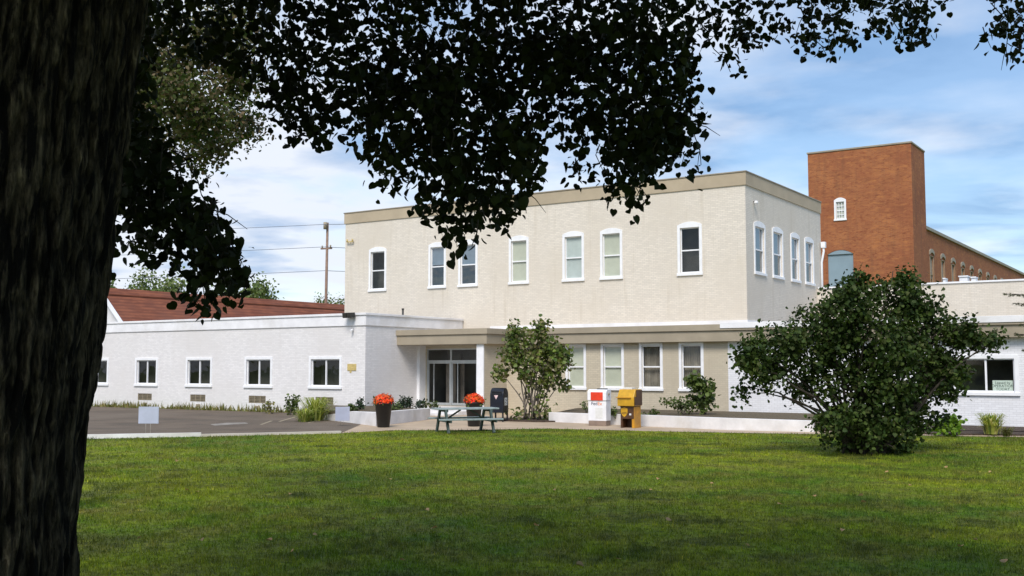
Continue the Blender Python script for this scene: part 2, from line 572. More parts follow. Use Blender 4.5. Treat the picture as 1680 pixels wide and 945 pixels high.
simple('black_gap', (0.012, 0.010, 0.008), 0.8, 0.2, 5, obj=True)
simple('pot_black', (0.008, 0.0075, 0.008), 0.45, 0.3, 8, 0.1, obj=True)
simple('table_wood', (0.27, 0.32, 0.31), 0.75, 0.18, 10, 0.2, 30, obj=True, dirt=(0.17, 0.21, 0.20))
simple('table_edge', (0.055, 0.08, 0.072), 0.75, 0.2, 10, 0.2, 30, obj=True)
simple('sign_board', (0.42, 0.445, 0.545), 0.5, 0.06, 3, obj=True)
simple('sign_wire', (0.40, 0.36, 0.30), 0.5, 0.1, 6, metal=0.4)
simple('plaque', (0.55, 0.42, 0.16), 0.5, 0.15, 12)
simple('pole_wood', (0.25, 0.165, 0.12), 0.9, 0.2, 3, 0.2)
simple('wire', (0.16, 0.18, 0.22), 0.6, 0.1, 1)
simple('house_white', (0.70, 0.69, 0.68), 0.7, 0.12, 0.6)
simple('panel_blue', (0.235, 0.315, 0.36), 0.6, 0.08, 0.6)
simple('asphalt', (0.118, 0.088, 0.060), 0.95, 0.25, 0.6, 0.5, 70, dirt=(0.165, 0.128, 0.092))
simple('old_paint', (0.30, 0.25, 0.165), 0.9, 0.25, 5)
simple('worn_white', (0.26, 0.235, 0.20), 0.9, 0.35, 3)
simple('paper', (0.62, 0.70, 0.62), 0.8, 0.05, 5)
simple('paper_ink', (0.03, 0.06, 0.045), 0.8, 0.05, 5)
simple('grey_stem', (0.15, 0.125, 0.10), 0.9, 0.3, 9, 0.3)
simple('dark_stem', (0.035, 0.028, 0.020), 0.95, 0.3, 9, 0.3)
glass_mat('glass')
glass_mat('glass_sky', (0.7, 0.78, 0.84), 0.12)


def roof_mat():
    m, nt, b = new_mat('red_shingle')
    p = pos_vec(nt)
    c = mixc(nt, noise_fac(nt, pos_vec(nt, (1.2, 0.55, 2.6)), 1.6, 3, 0.4, 0.62), (0.19, 0.058, 0.028), (0.29, 0.095, 0.045))
    c = mixc(nt, noise_fac(nt, p, 0.35, 5, 0.45, 0.7), c, (0.19, 0.07, 0.042))
    w = node(nt, 'ShaderNodeTexWave', Scale=1.6, Distortion=0.6, Detail=2); w.bands_direction = 'Z'
    nt.links.new(p, w.inputs['Vector'])
    nt.links.new(mixc(nt, w.outputs['Fac'], mixc(nt, 0.35, c, (0.06, 0.02, 0.015)), c), b.inputs['Base Color'])
    b.inputs['Roughness'].default_value = 0.9


roof_mat()


def bark_mat():
    m, nt, b = new_mat('bark')
    a = node(nt, 'ShaderNodeAttribute', attribute_name='ridge')
    wn = node(nt, 'ShaderNodeTexNoise', Scale=4, Detail=3); nt.links.new(pos_vec(nt), wn.inputs['Vector'])
    def ridged(sc, lo, hi, det):
        p_ = pos_vec(nt, sc)
        va = node(nt, 'ShaderNodeVectorMath', operation='MULTIPLY_ADD'); va.inputs[1].default_value = (.9, .9, .9)
        nt.links.new(wn.outputs['Color'], va.inputs[0]); nt.links.new(p_, va.inputs[2])
        return noise_fac(nt, va.outputs[0], 1.0, det, lo, hi, 0.6)
    f = ridged((25, 25, 4.2), .42, .58, 5)
    f2 = ridged((75, 75, 17), .38, .60, 5)
    c = mixc(nt, a.outputs['Fac'], (0.006, 0.005, 0.003), (0.19, 0.148, 0.092))
    c = mixc(nt, f, (0.004, 0.003, 0.002), c)
    c = mixc(nt, f2, mixc(nt, 0.65, c, (0.004, 0.003, 0.002)), c)
    hh = node(nt, 'ShaderNodeMath', operation='MULTIPLY_ADD'); hh.inputs[1].default_value = .5
    nt.links.new(f2, hh.inputs[0]); nt.links.new(f, hh.inputs[2])
    nt.links.new(c, b.inputs['Base Color']); b.inputs['Roughness'].default_value = 0.95
    b.inputs['Specular IOR Level'].default_value = 0.15
    bp = node(nt, 'ShaderNodeBump', Strength=1.0, Distance=0.03); nt.links.new(hh.outputs[0], bp.inputs['Height'])
    nt.links.new(bp.outputs[0], b.inputs['Normal'])


bark_mat()


def lawn_mats():
    for name, blade in (('lawn_soil', False), ('grass_blade', True)):
        m, nt, b = new_mat(name)
        p = pos_vec(nt)
        f1 = noise_fac(nt, p, 0.28, 6, 0.38, 0.62)
        f2 = noise_fac(nt, p, 1.1, 6, 0.42, 0.68)
        c = mixc(nt, f1, (0.125, 0.275, 0.014), (0.46, 0.54, 0.020))
        c = mixc(nt, f2, c, (0.30, 0.285, 0.05))
        f3 = noise_fac(nt, p, 0.55, 5, 0.55, 0.72)
        c = mixc(nt, f3, c, (0.050, 0.105, 0.011))
        f4 = noise_fac(nt, p, 4.5, 5, 0.36, 0.66, 0.7)
        c = mixc(nt, f4, c, mixc(nt, 0.7, c, (0.020, 0.040, 0.006)))
        f6 = noise_fac(nt, p, 9.5, 4, 0.46, 0.62, 0.75)
        c = mixc(nt, f6, c, mixc(nt, 0.6, c, (0.020, 0.034, 0.006)))
        f7 = noise_fac(nt, p, 6.5, 4, 0.58, 0.7, 0.75)
        c = mixc(nt, f7, c, mixc(nt, 0.5, c, (0.42, 0.40, 0.06)))
        f5 = noise_fac(nt, p, 0.8, 4, 0.56, 0.7)
        c = mixc(nt, f5, c, mixc(nt, 0.72, c, (0.030, 0.052, 0.009)))
        if blade:
            g = node(nt, 'ShaderNodeNewGeometry')
            cr = node(nt, 'ShaderNodeValToRGB')
            el = cr.color_ramp.elements
            el[0].color = (0.55, 0.62, 0.55, 1); el[1].color = (1.35, 1.25, 1.1, 1)
            e = el.new(0.93); e.color = (1.2, 1.15, 1.1, 1)
            el[-1].color = (2.3, 1.7, 2.4, 1)
            nt.links.new(g.outputs['Random Per Island'], cr.inputs[0])
            c = mixc(nt, 1.0, c, cr.outputs[0], 'MULTIPLY')
            b.inputs['Specular IOR Level'].default_value = 0.2
            tr = node(nt, 'ShaderNodeBsdfTranslucent'); nt.links.new(c, tr.inputs['Color'])
            mx = node(nt, 'ShaderNodeMixShader'); mx.inputs[0].default_value = 0.3
            nt.links.new(b.outputs[0], mx.inputs[1]); nt.links.new(tr.outputs[0], mx.inputs[2])
            nt.links.new(mx.outputs[0], nt.nodes['Material Output'].inputs['Surface'])
        else:
            c = mixc(nt, 0.25, c, (0.06, 0.05, 0.025))
            b.inputs['Specular IOR Level'].default_value = 0.1
            n = node(nt, 'ShaderNodeTexNoise', Scale=25, Detail=6); nt.links.new(p, n.inputs['Vector'])
            bp = node(nt, 'ShaderNodeBump', Strength=0.8, Distance=0.04); nt.links.new(n.outputs['Fac'], bp.inputs['Height'])
            nt.links.new(bp.outputs[0], b.inputs['Normal'])
        nt.links.new(c, b.inputs['Base Color'])
        b.inputs['Roughness'].default_value = 0.8


lawn_mats()
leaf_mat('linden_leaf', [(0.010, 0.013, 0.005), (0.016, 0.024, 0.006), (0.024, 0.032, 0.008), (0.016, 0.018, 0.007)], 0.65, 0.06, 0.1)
leaf_mat('oak_leaf', [(0.048, 0.075, 0.018), (0.075, 0.10, 0.022), (0.17, 0.12, 0.07), (0.045, 0.075, 0.018)], 0.6, 0.3, 0.2)
leaf_mat('lilac_leaf', [(0.017, 0.034, 0.007), (0.030, 0.056, 0.011), (0.055, 0.084, 0.016), (0.022, 0.042, 0.010), (0.062, 0.072, 0.024)], 0.6, 0.15, 0.15)
leaf_mat('young_leaf', [(0.055, 0.10, 0.016), (0.10, 0.155, 0.025), (0.14, 0.17, 0.035), (0.07, 0.10, 0.025), (0.22, 0.19, 0.09), (0.04, 0.07, 0.014)], 0.5, 0.25, 0.3)
leaf_mat('shrub_leaf', [(0.05, 0.085, 0.015), (0.09, 0.13, 0.025), (0.035, 0.06, 0.015), (0.12, 0.15, 0.04)], 0.5, 0.2)
leaf_mat('bright_leaf', [(0.08, 0.17, 0.012), (0.15, 0.25, 0.02), (0.06, 0.12, 0.012)], 0.5, 0.2)
leaf_mat('strap_leaf', [(0.20, 0.27, 0.035), (0.34, 0.37, 0.07), (0.13, 0.21, 0.03), (0.45, 0.43, 0.15)], 0.5, 0.2)
leaf_mat('conifer_needle', [(0.03, 0.05, 0.014), (0.055, 0.075, 0.02), (0.09, 0.085, 0.035)], 0.6, 0.1)
leaf_mat('dark_conifer', [(0.012, 0.026, 0.014), (0.022, 0.042, 0.018), (0.032, 0.055, 0.024)], 0.6, 0.05)
leaf_mat('far_leaf', [(0.08, 0.125, 0.035), (0.13, 0.18, 0.05), (0.18, 0.20, 0.08)], 0.7, 0.2)
leaf_mat('mum_petal', [(0.75, 0.085, 0.008), (0.85, 0.16, 0.012), (0.62, 0.045, 0.010), (0.80, 0.12, 0.01)], 0.6, 0.2)
leaf_mat('weed_leaf', [(0.13, 0.15, 0.03), (0.19, 0.16, 0.05), (0.08, 0.11, 0.02), (0.22, 0.17, 0.075)], 0.6, 0.2)
leaf_mat('fallen_leaf', [(0.42, 0.27, 0.06), (0.5, 0.38, 0.22), (0.30, 0.16, 0.05), (0.45, 0.42, 0.12)], 0.7, 0.1)

# ================================================================== GROUND
def sheet(name, pts, z, mat, thick=0.0):
    mb = MB()
    if thick: mb.prism([(p[0], p[1], z - thick) for p in pts], (0, 0, thick))
    else: mb.poly([(p[0], p[1], z) for p in pts])
    o = mb.build(name, mat)
    tag(o, kind='structure')
    return o


# lawn edge as surveyed (left to right)
EDGE = [on_z(60, 721.5), on_z(140, 720), on_z(330, 716.5), on_z(480, 713), on_z(560, 711), on_z(640, 706.5), on_z(760, 706), on_z(900, 703.5),
        on_z(1050, 707.5), on_z(1200, 710.5), on_z(1330, 712.5), on_z(1500, 715), on_z(1680, 717.5), on_z(1800, 719)]
EDGE = [p[:2] for p in EDGE]
first = np.array(EDGE[0]) + (np.array(EDGE[0]) - np.array(EDGE[1])) * 6
last = np.array(EDGE[-1]) + (np.array(EDGE[-1]) - np.array(EDGE[-2])) * 6
mb = MB()
mb.poly([(-1500, -1500, 0), (1500, -1500, 0), (1500, 1500, 0), (-1500, 1500, 0)])
tag(mb.build('lawn', M['lawn_soil']), kind='structure')
# asphalt drive, in front of the left wing
aE = [tuple(p) for p in ([first] + EDGE[:6])]
sheet('driveway', aE + [tuple(on_z(640, 690)[:2]), (-30.5, 34.4), (-90, 34.4)], 0.004, M['asphalt'])
# tan footpath along the planters
pE = [tuple(p) for p in (EDGE[4:] + [last])]
sheet('footpath', pE + [(8, 40), (-26, 39.5), (-30.4, 37), (-28.5, 33.0), tuple(on_z(590, 698)[:2])], 0.009, M['path_tan'])
# kerb between lawn and drive
kp = [np.array(p) for p in ([first] + EDGE[:5])]
for seg, kh, km in ((kp[:4], .115, 'concrete_kerb'), (kp[3:], .07, 'kerb_tan')):
    mb = MB()
    for a, b in zip(seg, seg[1:]):
        d = (b - a) / np.linalg.norm(b - a); n = np.array([-d[1], d[0]])
        mb.prism([(*a, 0), (*b, 0), (*(b + n * .17), 0), (*(a + n * .17), 0)], (0, 0, kh))
    tag(mb.build('kerb', M[km]), kind='structure')
# worn parking stripes and an old white patch on the drive
for i, (a, b, w) in enumerate(((on_z(428, 697), on_z(446, 690.5), .10), (on_z(458, 692), on_z(485, 684), .10), (on_z(505, 694), on_z(535, 688), .1))):
    mb = MB(); d = (b - a)[:2]; d /= np.linalg.norm(d); n = np.array([-d[1], d[0]]) * w / 2
    mb.poly([(*(a[:2] - n), .008), (*(b[:2] - n), .008), (*(b[:2] + n), .008), (*(a[:2] + n), .008)])
    tag(mb.build('road_marking', M['old_paint']), kind='structure')
mb = MB()
pa = [on_z(p, q)[:2] for p, q in ((345, 696.5), (372, 694), (402, 693.5), (408, 695), (380, 697), (352, 698.5))]
mb.poly([(*p, .008) for p in pa]); tag(mb.build('road_patch', M['worn_white']), kind='structure')

# mulch bed below the right hand window
mbed = [on_z(1470, 712)[:2], on_z(1560, 714)[:2], on_z(1700, 716)[:2], np.array((4, 40.0)), np.array((4, 38.98)), np.array((-14, 38.98)), on_z(1330, 706)[:2]]
sheet('mulch_bed', [tuple(p) for p in mbed], 0.05, M['mulch'], 0.05)


def inpoly(x, y, poly):
    poly = np.asarray(poly); c = np.zeros(len(x), bool)
    j = len(poly) - 1
    for i in range(len(poly)):
        xi, yi = poly[i]; xj, yj = poly[j]
        c ^= ((yi > y) != (yj > y)) & (x < (xj - xi) * (y - yi) / (yj - yi + 1e-12) + xi)
        j = i
    return c


LAWN_POLY = [tuple(first)] + [tuple(p) for p in EDGE] + [tuple(last), (60, 0), (40, -20), (-60, -20)]


def make_grass():
    n = 1500000
    # sampled in a wide wedge ahead of the standpoint, thinning with distance
    D = 6.5 * (36 / 6.5) ** RNG.random(n) ** 0.95
    lat = (RNG.random(n) * 2 - 1) * (D * 0.62 + 1.5)
    f2 = np.array([-math.sin(YAW), math.cos(YAW)]); r2 = np.array([math.cos(YAW), math.sin(YAW)])
    xy = D[:, None] * f2 + lat[:, None] * r2
    keep = inpoly(xy[:, 0], xy[:, 1], LAWN_POLY)
    # fewer blades where the sward is worn
    q = xy[:, 0] * 0.9 + 1.7 * np.sin(xy[:, 1] * 0.6)
    thin = 0.75 + 0.25 * np.sin(q) * np.sin(xy[:, 1] * 1.3 + 0.5 * np.sin(xy[:, 0]))
    keep &= RNG.random(n) < thin * 0.42
    xy, D = xy[keep], D[keep]
    n = len(xy)
    ang = RNG.random(n) * 2 * np.pi
    tilt = RNG.normal(0, 0.55, n)
    along = np.stack([np.sin(tilt) * np.cos(ang), np.sin(tilt) * np.sin(ang), np.cos(tilt)], 1)
    side = np.stack([-np.sin(ang), np.cos(ang), np.zeros(n)], 1)
    ja = RNG.random(n) * 6.28
    side = side * np.cos(ja)[:, None] + np.cross(along, side) * np.sin(ja)[:, None]
    nor = np.cross(side, along)
    fr = np.stack([side, along, nor], axis=2)
    lat_ = RNG.random((512, 512))
    def vn(cell):
        g = xy / cell; i = np.floor(g).astype(int); t = g - i; t = t * t * (3 - 2 * t)
        a, b = lat_[i[:, 0] % 512, i[:, 1] % 512], lat_[(i[:, 0] + 1) % 512, i[:, 1] % 512]
        c, d_ = lat_[i[:, 0] % 512, (i[:, 1] + 1) % 512], lat_[(i[:, 0] + 1) % 512, (i[:, 1] + 1) % 512]
        return (a * (1 - t[:, 0]) + b * t[:, 0]) * (1 - t[:, 1]) + (c * (1 - t[:, 0]) + d_ * t[:, 0]) * t[:, 1]
    cl = vn(.16) * .6 + vn(.55) * .4
    h = (0.022 + 0.030 * RNG.random(n) ** 2 + .085 * np.clip(cl - .45, 0, 1)) * (0.9 + D * 0.012)
    w = (0.004 + 0.004 * RNG.random(n)) * (0.8 + D * 0.055)
    tv = [(-.5, 0, 0), (.5, 0, 0), (0.1, 1, .0)]
    pos = np.concatenate([xy, np.zeros((n, 1))], 1)
    o = scatter('grass', tv, [(0, 1, 2)], pos, fr, np.stack([w, h, h], 1), M['grass_blade'])
    tag(o, 'mown lawn grass with worn yellowish patches in front of the buildings', 'grass', kind='stuff')


make_grass()

# ================================================================== BUILDINGS
def yframe(Y): return lambda u, z, d: (u, Y - d, z)            # wall facing -Y, u = world X, d = outwards
def xframe(X): return lambda u, z, d: (X + d, u, z)            # wall facing +X, u = world Y


def window(parent, fr, u0, u1, z0, z1, style='hung', trim=0.11, arch=0.0, blind=None, blind_drop=1.0, glass='glass', sill=True, mull=None, name='window', room=0.7, fmat='white_paint'):
    """frame with trim proud of the wall > pane, sill, blind, recess"""
    f = MB()
    t, pr = trim, 0.035
    f.lbox(fr, u0 - t, u0, z0, z1 + t, 0.0, pr); f.lbox(fr, u1, u1 + t, z0, z1 + t, 0.0, pr)
    if arch:
        pts = [(u0, z1), (u1, z1)]
        n = 10
        for i in range(n + 1):
            s_ = 1 - 2 * i / n
            pts.append(((u0 + u1) / 2 + s_ * ((u1 - u0) / 2 + t), z1 + t + arch * (1 - s_ * s_)))
        pts = [(u0, z1)] + [(u1, z1)] + [(u1, z1 + t)] + pts[2:] + [(u0, z1 + t)]
        o_ = np.asarray(fr(0, 0, 0)); v_ = np.asarray(fr(0, 0, pr + .004)) - o_
        f.prism([fr(a, b, 0) for a, b in pts], v_)
    else:
        f.lbox(fr, u0, u1, z1, z1 + t, 0.0, pr)
    # sash frame, set back in the opening
    s, d0, d1 = 0.045, -0.12, -0.05
    d0 = -.11
    f.lbox(fr, u0, u0 + s, z0, z1, d0, d1); f.lbox(fr, u1 - s, u1, z0, z1, d0, d1)
    f.lbox(fr, u0 + s, u1 - s, z1 - s, z1, d0, d1); f.lbox(fr, u0 + s, u1 - s, z0, z0 + s * 1.3, d0, d1)
    if style == 'hung':
        zm = (z0 + z1) / 2
        f.lbox(fr, u0 + s, u1 - s, zm - .028, zm + .028, d0 + .01, d1 + .012)
    for mu in ([(u0 + u1) / 2] if style == 'slider' else (mull or [])):
        f.lbox(fr, mu - .03, mu + .03, z0 + s * 1.3, z1 - s, d0 + .01, d1 + .012)
    if style == 'grid':
        for k in (1, 2):
            uu = u0 + (u1 - u0) * k / 3; f.lbox(fr, uu - .02, uu + .02, z0 + s * 1.3, z1 - s, d0 + .02, d1 + .012)
        for k in (1, 2, 3):
            zz = z0 + (z1 - z0) * k / 4; hh = .035 if k == 2 else .02
            f.lbox(fr, u0 + s, u1 - s, zz - hh, zz + hh, d0 + .024, d1 + .008)
    w = f.build(name, M[fmat], parent)
    p = MB()
    p.poly([fr(u0 + s - .005, z0 + s, -.085), fr(u1 - s + .005, z0 + s, -.085), fr(u1 - s + .005, z1 - s + .005, -.085), fr(u0 + s - .005, z1 - s + .005, -.085)])
    p.build('pane', M[glass], w, recalc=False)
    if sill:
        sb = MB(); sb.lbox(fr, u0 - t - .03, u1 + t + .03, z0 - .11, z0, 0, .075)
        sb.build('sill', M[fmat], w, bevel=.008)
    if blind:
        b = MB(); zb = z1 - (z1 - z0) * blind_drop
        if blind == 'curtain_taupe':
            nn = 28
            for i in range(nn):
                a, c = u0 + (u1 - u0) * i / nn, u0 + (u1 - u0) * (i + 1) / nn
                da, dc = -.24 + .03 * math.sin(i * 1.9), -.24 + .03 * math.sin((i + 1) * 1.9)
                b.poly([fr(a, zb, da), fr(c, zb, dc), fr(c, z1, dc), fr(a, z1, da)], smooth=True)
            b.build('curtain', M[blind], w)
        else:
            b.poly([fr(u0 + .01, zb, -.112), fr(u1 - .01, zb, -.112), fr(u1 - .01, z1, -.112), fr(u0 + .01, z1, -.112)])
            b.build('blind', M[blind], w)  # in the cream building's side windows this sheet is a painted reflection
    # the room seen through the glass
    r = MB(); dd = -.182; de = -.182 - room; e = .25
    q = [(u0 - e, z0 - e), (u1 + e, z0 - e), (u1 + e, z1 + e), (u0 - e, z1 + e)]
    i_ = [(u0, z0), (u1, z0), (u1, z1), (u0, z1)]
    for k in range(4):
        a, b2 = q[k], q[(k + 1) % 4]
        r.poly([fr(*a, dd), fr(*b2, dd), fr(*b2, de), fr(*a, de)])
        r.poly([fr(*a, dd), fr(*b2, dd), fr(*i_[(k + 1) % 4], dd), fr(*i_[k], dd)])
    r.poly([fr(*p_, de) for p_ in q])
    r.build('recess', M['room_dark'], w)
    return w


def ops_with(ws): return [(w[0], w[1], w[2], w[3]) for w in ws]


# ---- two-storey cream building
YB, ZT = 42.1, 10.10
XL, XR = -38.32, -16.15
YR = 52.15
two = thing('two_storey_building', 'cream painted brick two-storey building with tan roof band and arched white windows', 'building', ((XL + XR) / 2, YB, 0))


def P(o, mbx, name, mats, **k):
    """build a part given in world coordinates under a thing"""
    ob = mbx.build(name, mats, None, **k)
    ob.parent = o
    ob.matrix_parent_inverse = o.matrix_basis.inverted()
    return ob


class Rooted:
    """hands out parts under a thing while the geometry is given in world coordinates"""


def adopt(o, root):
    o.parent = root
    o.matrix_parent_inverse = root.matrix_basis.inverted()


fy, fx = yframe(YB), xframe(XR)
front = []
for pl, pr_, pt, pb in ((605, 634, 405, 478), (703, 732, 399, 473.5), (752, 784, 395, 470), (835, 868, 388, 466), (923, 959, 378, 462.5), (985, 1022, 373, 459), (1112, 1153, 363, 452)):
    a, b = on_y(pl, pb, YB), on_y(pr_, pb, YB)
    front.append([a[0] + .13, b[0] - .13])
ZW0, ZW1 = 6.02, 7.97
fo = [(a, b, ZW0, ZW1) for a, b in front]
side = []
for pl, pr_ in ((1237, 1255.5), (1267, 1284.5), (1297, 1311.5), (1320, 1334.5)):
    a, b = on_x(pl, 420, XR), on_x(pr_, 420, XR)
    side.append((a[1] + .12, b[1] - .12, ZW0, ZW1))
mb = MB()
mb.wall(lambda u, z, d: fy(u, z, d), XR, 0, ZT, fo, u0=XL)
mb.wall(fx, YR, 0, ZT, side, u0=YB)
mb.poly([(XL, YB, 0), (XL, YR, 0), (XL, YR, ZT), (XL, YB, ZT)])
mb.poly([(XL, YR, 0), (XR, YR, 0), (XR, YR, ZT), (XL, YR, ZT)])
P(two, mb, 'wall', M['cream_brick'], recalc=False)
mb = MB(); mb.poly([(XL, YB, ZT - .1), (XR, YB, ZT - .1), (XR, YR, ZT - .1), (XL, YR, ZT - .1)])
P(two, mb, 'roof', M['roof_gravel'])
mb = MB(); c = .05
mb.box(XL - c, XR + c, YB - c, YB - .003, ZT - .52, ZT + .02); mb.box(XR + .003, XR + c, YB - .003, YR, ZT - .52, ZT + .02)
mb.box(XL - c, XL - .003, YB - .003, YR, ZT - .52, ZT + .02)
P(two, mb, 'cornice', M['cornice_tan'])
mb = MB(); c = .085
mb.box(XL - c, XR + c, YB - c, YB + .25, ZT + .021, ZT + .075); mb.box(XR - .25, XR + c, YB + .25, YR, ZT + .021, ZT + .075)
mb.box(XL - c, XL + .25, YB + .25, YR, ZT + .021, ZT + .075)
P(two, mb, 'coping', M['coping_dark'], bevel=.01)
mb = MB(); mb.box(-29.0, XR + .03, YB - .03, YB - .003, 3.55, 3.96); mb.box(XR + .003, XR + .03, YB - .003, YR, 3.55, 3.96)
P(two, mb, 'flashing', M['coping_white'])
styles = [(None, 1, 'glass'), ('grey_blind_reflection', .45, 'glass_sky'), ('grey_blind_reflection', .5, 'glass_sky'), ('blind_pale', 1, 'glass'), ('blind_cool', 1, 'glass'), ('blind_pale', 1, 'glass'), (None, 1, 'glass')]
for (a, b, c_, d), st in zip(fo, styles):
    w = window(None, fy, a, b, c_, d, 'hung', .12, .13, st[0], st[1], st[2])
    adopt(w, two)
for k, (a, b, c_, d) in enumerate(side):
    w = window(None, fx, a, b, c_, d, 'hung', .12, .13, 'grey_blind_reflection', .5 if k < 2 else .55, 'glass_sky')  # grey-blue reflection in the upper sash, painted as a flat sheet
    adopt(w, two)
# downpipe with offset at its head
mb = MB()
yq = YR - .12
mb.tube([(XR + .16, yq, 7.95), (XR + .17, yq, 7.7), (XR + .06, yq, 7.15), (XR + .06, yq, 4.0)], .055, 10)
mb.box(XR + .06, XR + .27, yq - .1, yq + .1, 7.86, 8.15)
P(two, mb, 'downpipe', M['white_paint'])

# ---- left white wing
YWG, XWG, ZWG = 35.0, -30.63, 4.36
wing = thing('white_wing', 'long single-storey white painted brick wing with square slider windows', 'building', (-40, YWG, 0))
fw, fwx = yframe(YWG), xframe(XWG)
wo = []
for pl, pr_ in ((141, 176), (224.5, 256.5), (308, 345.5), (404.5, 444), (510.5, 557.5)):
    a, b = on_y(pl, 610, YWG)[0], on_y(pr_, 610, YWG)[0]
    wo.append((a, b, 1.17, 2.37))
vents = []
for pl, pr_ in ((132, 150), (226, 249), (312, 337), (408, 436), (517.5, 547)):
    a, b = on_y(pl, 650, YWG)[0], on_y(pr_, 650, YWG)[0]
    vents.append((a, b, .36, .70))
XW0 = -80
mb = MB()
mb.wall(fw, XWG, 0, ZWG - .55, wo + vents, u0=XW0, reveal=.16)
mb.wall(fwx, YB - .003, 0, ZWG - .55, [], u0=YWG)
mb.poly([(XW0, YWG, 0), (XW0, 53, 0), (XW0, 53, ZWG - .55), (XW0, YWG, ZWG - .55)])
P(wing, mb, 'wall', M['white_brick'], recalc=False)
mb = MB()   # parapet band: a lower board and a thinner top board
mb.box(XW0, XWG + .05, YWG - .05, YWG + .3, ZWG - .55, ZWG - .10); mb.box(XWG - .3, XWG + .05, YWG + .3, YB - .06, ZWG - .55, ZWG - .10)
mb.box(XW0, XWG + .10, YWG - .10, YWG + .35, ZWG - .10, ZWG); mb.box(XWG - .35, XWG + .10, YWG + .35, YB - .06, ZWG - .10, ZWG)
P(wing, mb, 'parapet', M['coping_white'], bevel=.01)
mb = MB(); mb.poly([(XW0, YWG + .2, ZWG - .3), (XWG - .2, YWG + .2, ZWG - .3), (XWG - .2, YB - .1, ZWG - .3), (XL - .2, YB - .1, ZWG - .3), (XL - .2, 53, ZWG - .3), (XW0, 53, ZWG - .3)])
P(wing, mb, 'roof', M['roof_gravel'])
for a, b, c_, d in wo:
    w = window(None, fw, a, b, c_, d, 'slider', .12, 0, None, 1, 'glass'); adopt(w, wing)
for a, b, c_, d in vents:
    v = MB()
    v.lbox(fw, a, b, c_, d, -.16, -.10)
    for k in range(5):
        zz = c_ + (d - c_) * (k + .5) / 5; v.lbox(fw, a + .03, b - .03, zz - .014, zz + .014, -.10, -.02)
    for k in range(4):
        uu = a + .015 + (b - a - .03) * k / 3; v.lbox(fw, uu - .014, uu + .014, c_, d, -.10, -.012)
    P(wing, v, 'vent', M['louvre'])
for a, b, c_, d in vents[1:4]:
    v = MB(); mu = (a + b) / 2 + .05
    v.lbox(fw, mu - .14, mu + .14, 0.12, .24, 0.002, .03)
    P(wing, v, 'outlet_cover', M['louvre'], bevel=.005)

# ---- ground-floor front: entrance porch, tan wall, white wall to the right
YF, XV = 39.0, -26.0
ext = thing('front_extension', 'low flat-roofed front with glass entrance, tan fascia and four tall windows', 'building', (-20, YF, 0))
ff = yframe(YF)
lo = []
for pl, pr_ in ((932, 958), (990, 1020), (1053, 1083.5), (1118.5, 1150.5)):
    lo.append((on_y(pl, 600, YF)[0], on_y(pr_, 600, YF)[0], 1.18, 2.88))
XWH = on_y(1194.5, 600, YF)[0]
XE = 12.0
rwin = (on_y(1500, 610, YF)[0], on_y(1664.5, 610, YF)[0], 1.17, 2.30)
mb = MB(); mb.wall(ff, XWH, 0, 3.0, lo, u0=XV); mb.wall(ff, XE, 0, 3.0, [rwin], u0=XWH, mi=1)
P(ext, mb, 'wall', [M['tan_wall'], M['lower_white']], recalc=False)
# porch: pier wall at its right, door wall at the back
mb = MB()
mb.box(XV - .34, XV, 37.28, YF - .003, 0, 3.0)
mb.wall(ff, XV - .34, 0, 3.0, [(-30.42, -27.55, .29, 2.86)], u0=XWG, reveal=.12)
P(ext, mb, 'porch_wall', M['tan_wall'])
mb = MB(); mb.box(XV - .35, XV + .012, 37.22, 37.277, 0, 2.995)
P(ext, mb, 'pier', M['white_paint'])
mb = MB(); mb.box(XWG + .003, XWG + .16, 38.55, YF - .003, 0, 3.0)
P(ext, mb, 'pilaster', M['white_paint'])
# roof slab and two-step fascia
mb = MB()
mb.box(XWG + .003, XV + .25, 37.10, YF - .3, 3.0, 3.42); mb.box(XWG + .003, XE, YF - .3, YB - .035, 3.0, 3.42)
mb.box(XWG + .003, XV + .32, 37.03, YF - .37, 3.42, 3.66); mb.box(XWG + .003, XE, YF - .37, YB - .035, 3.42, 3.66)
P(ext, mb, 'fascia', M['tan_fascia'], bevel=.008)
mb = MB(); mb.box(XWH - .15, XE, YF - .40, YF - .2, 3.50, 3.72)
P(ext, mb, 'roof_edge', M['coping_white'], bevel=.008)
for (a, b, c_, d), (bl, dr) in zip(lo, (('blind_pale', 1), ('blind_pale', 1), ('curtain_taupe', 1), ('curtain_taupe', 1))):
    w = window(None, ff, a, b, c_, d, 'hung', .11, 0, bl, dr, 'glass'); adopt(w, ext)
w = window(None, ff, *rwin, 'fixed', .13, 0, None, 1, 'glass', mull=[on_y(1617, 610, YF)[0], on_y(1565, 610, YF)[0]], room=1.6)
adopt(w, ext)
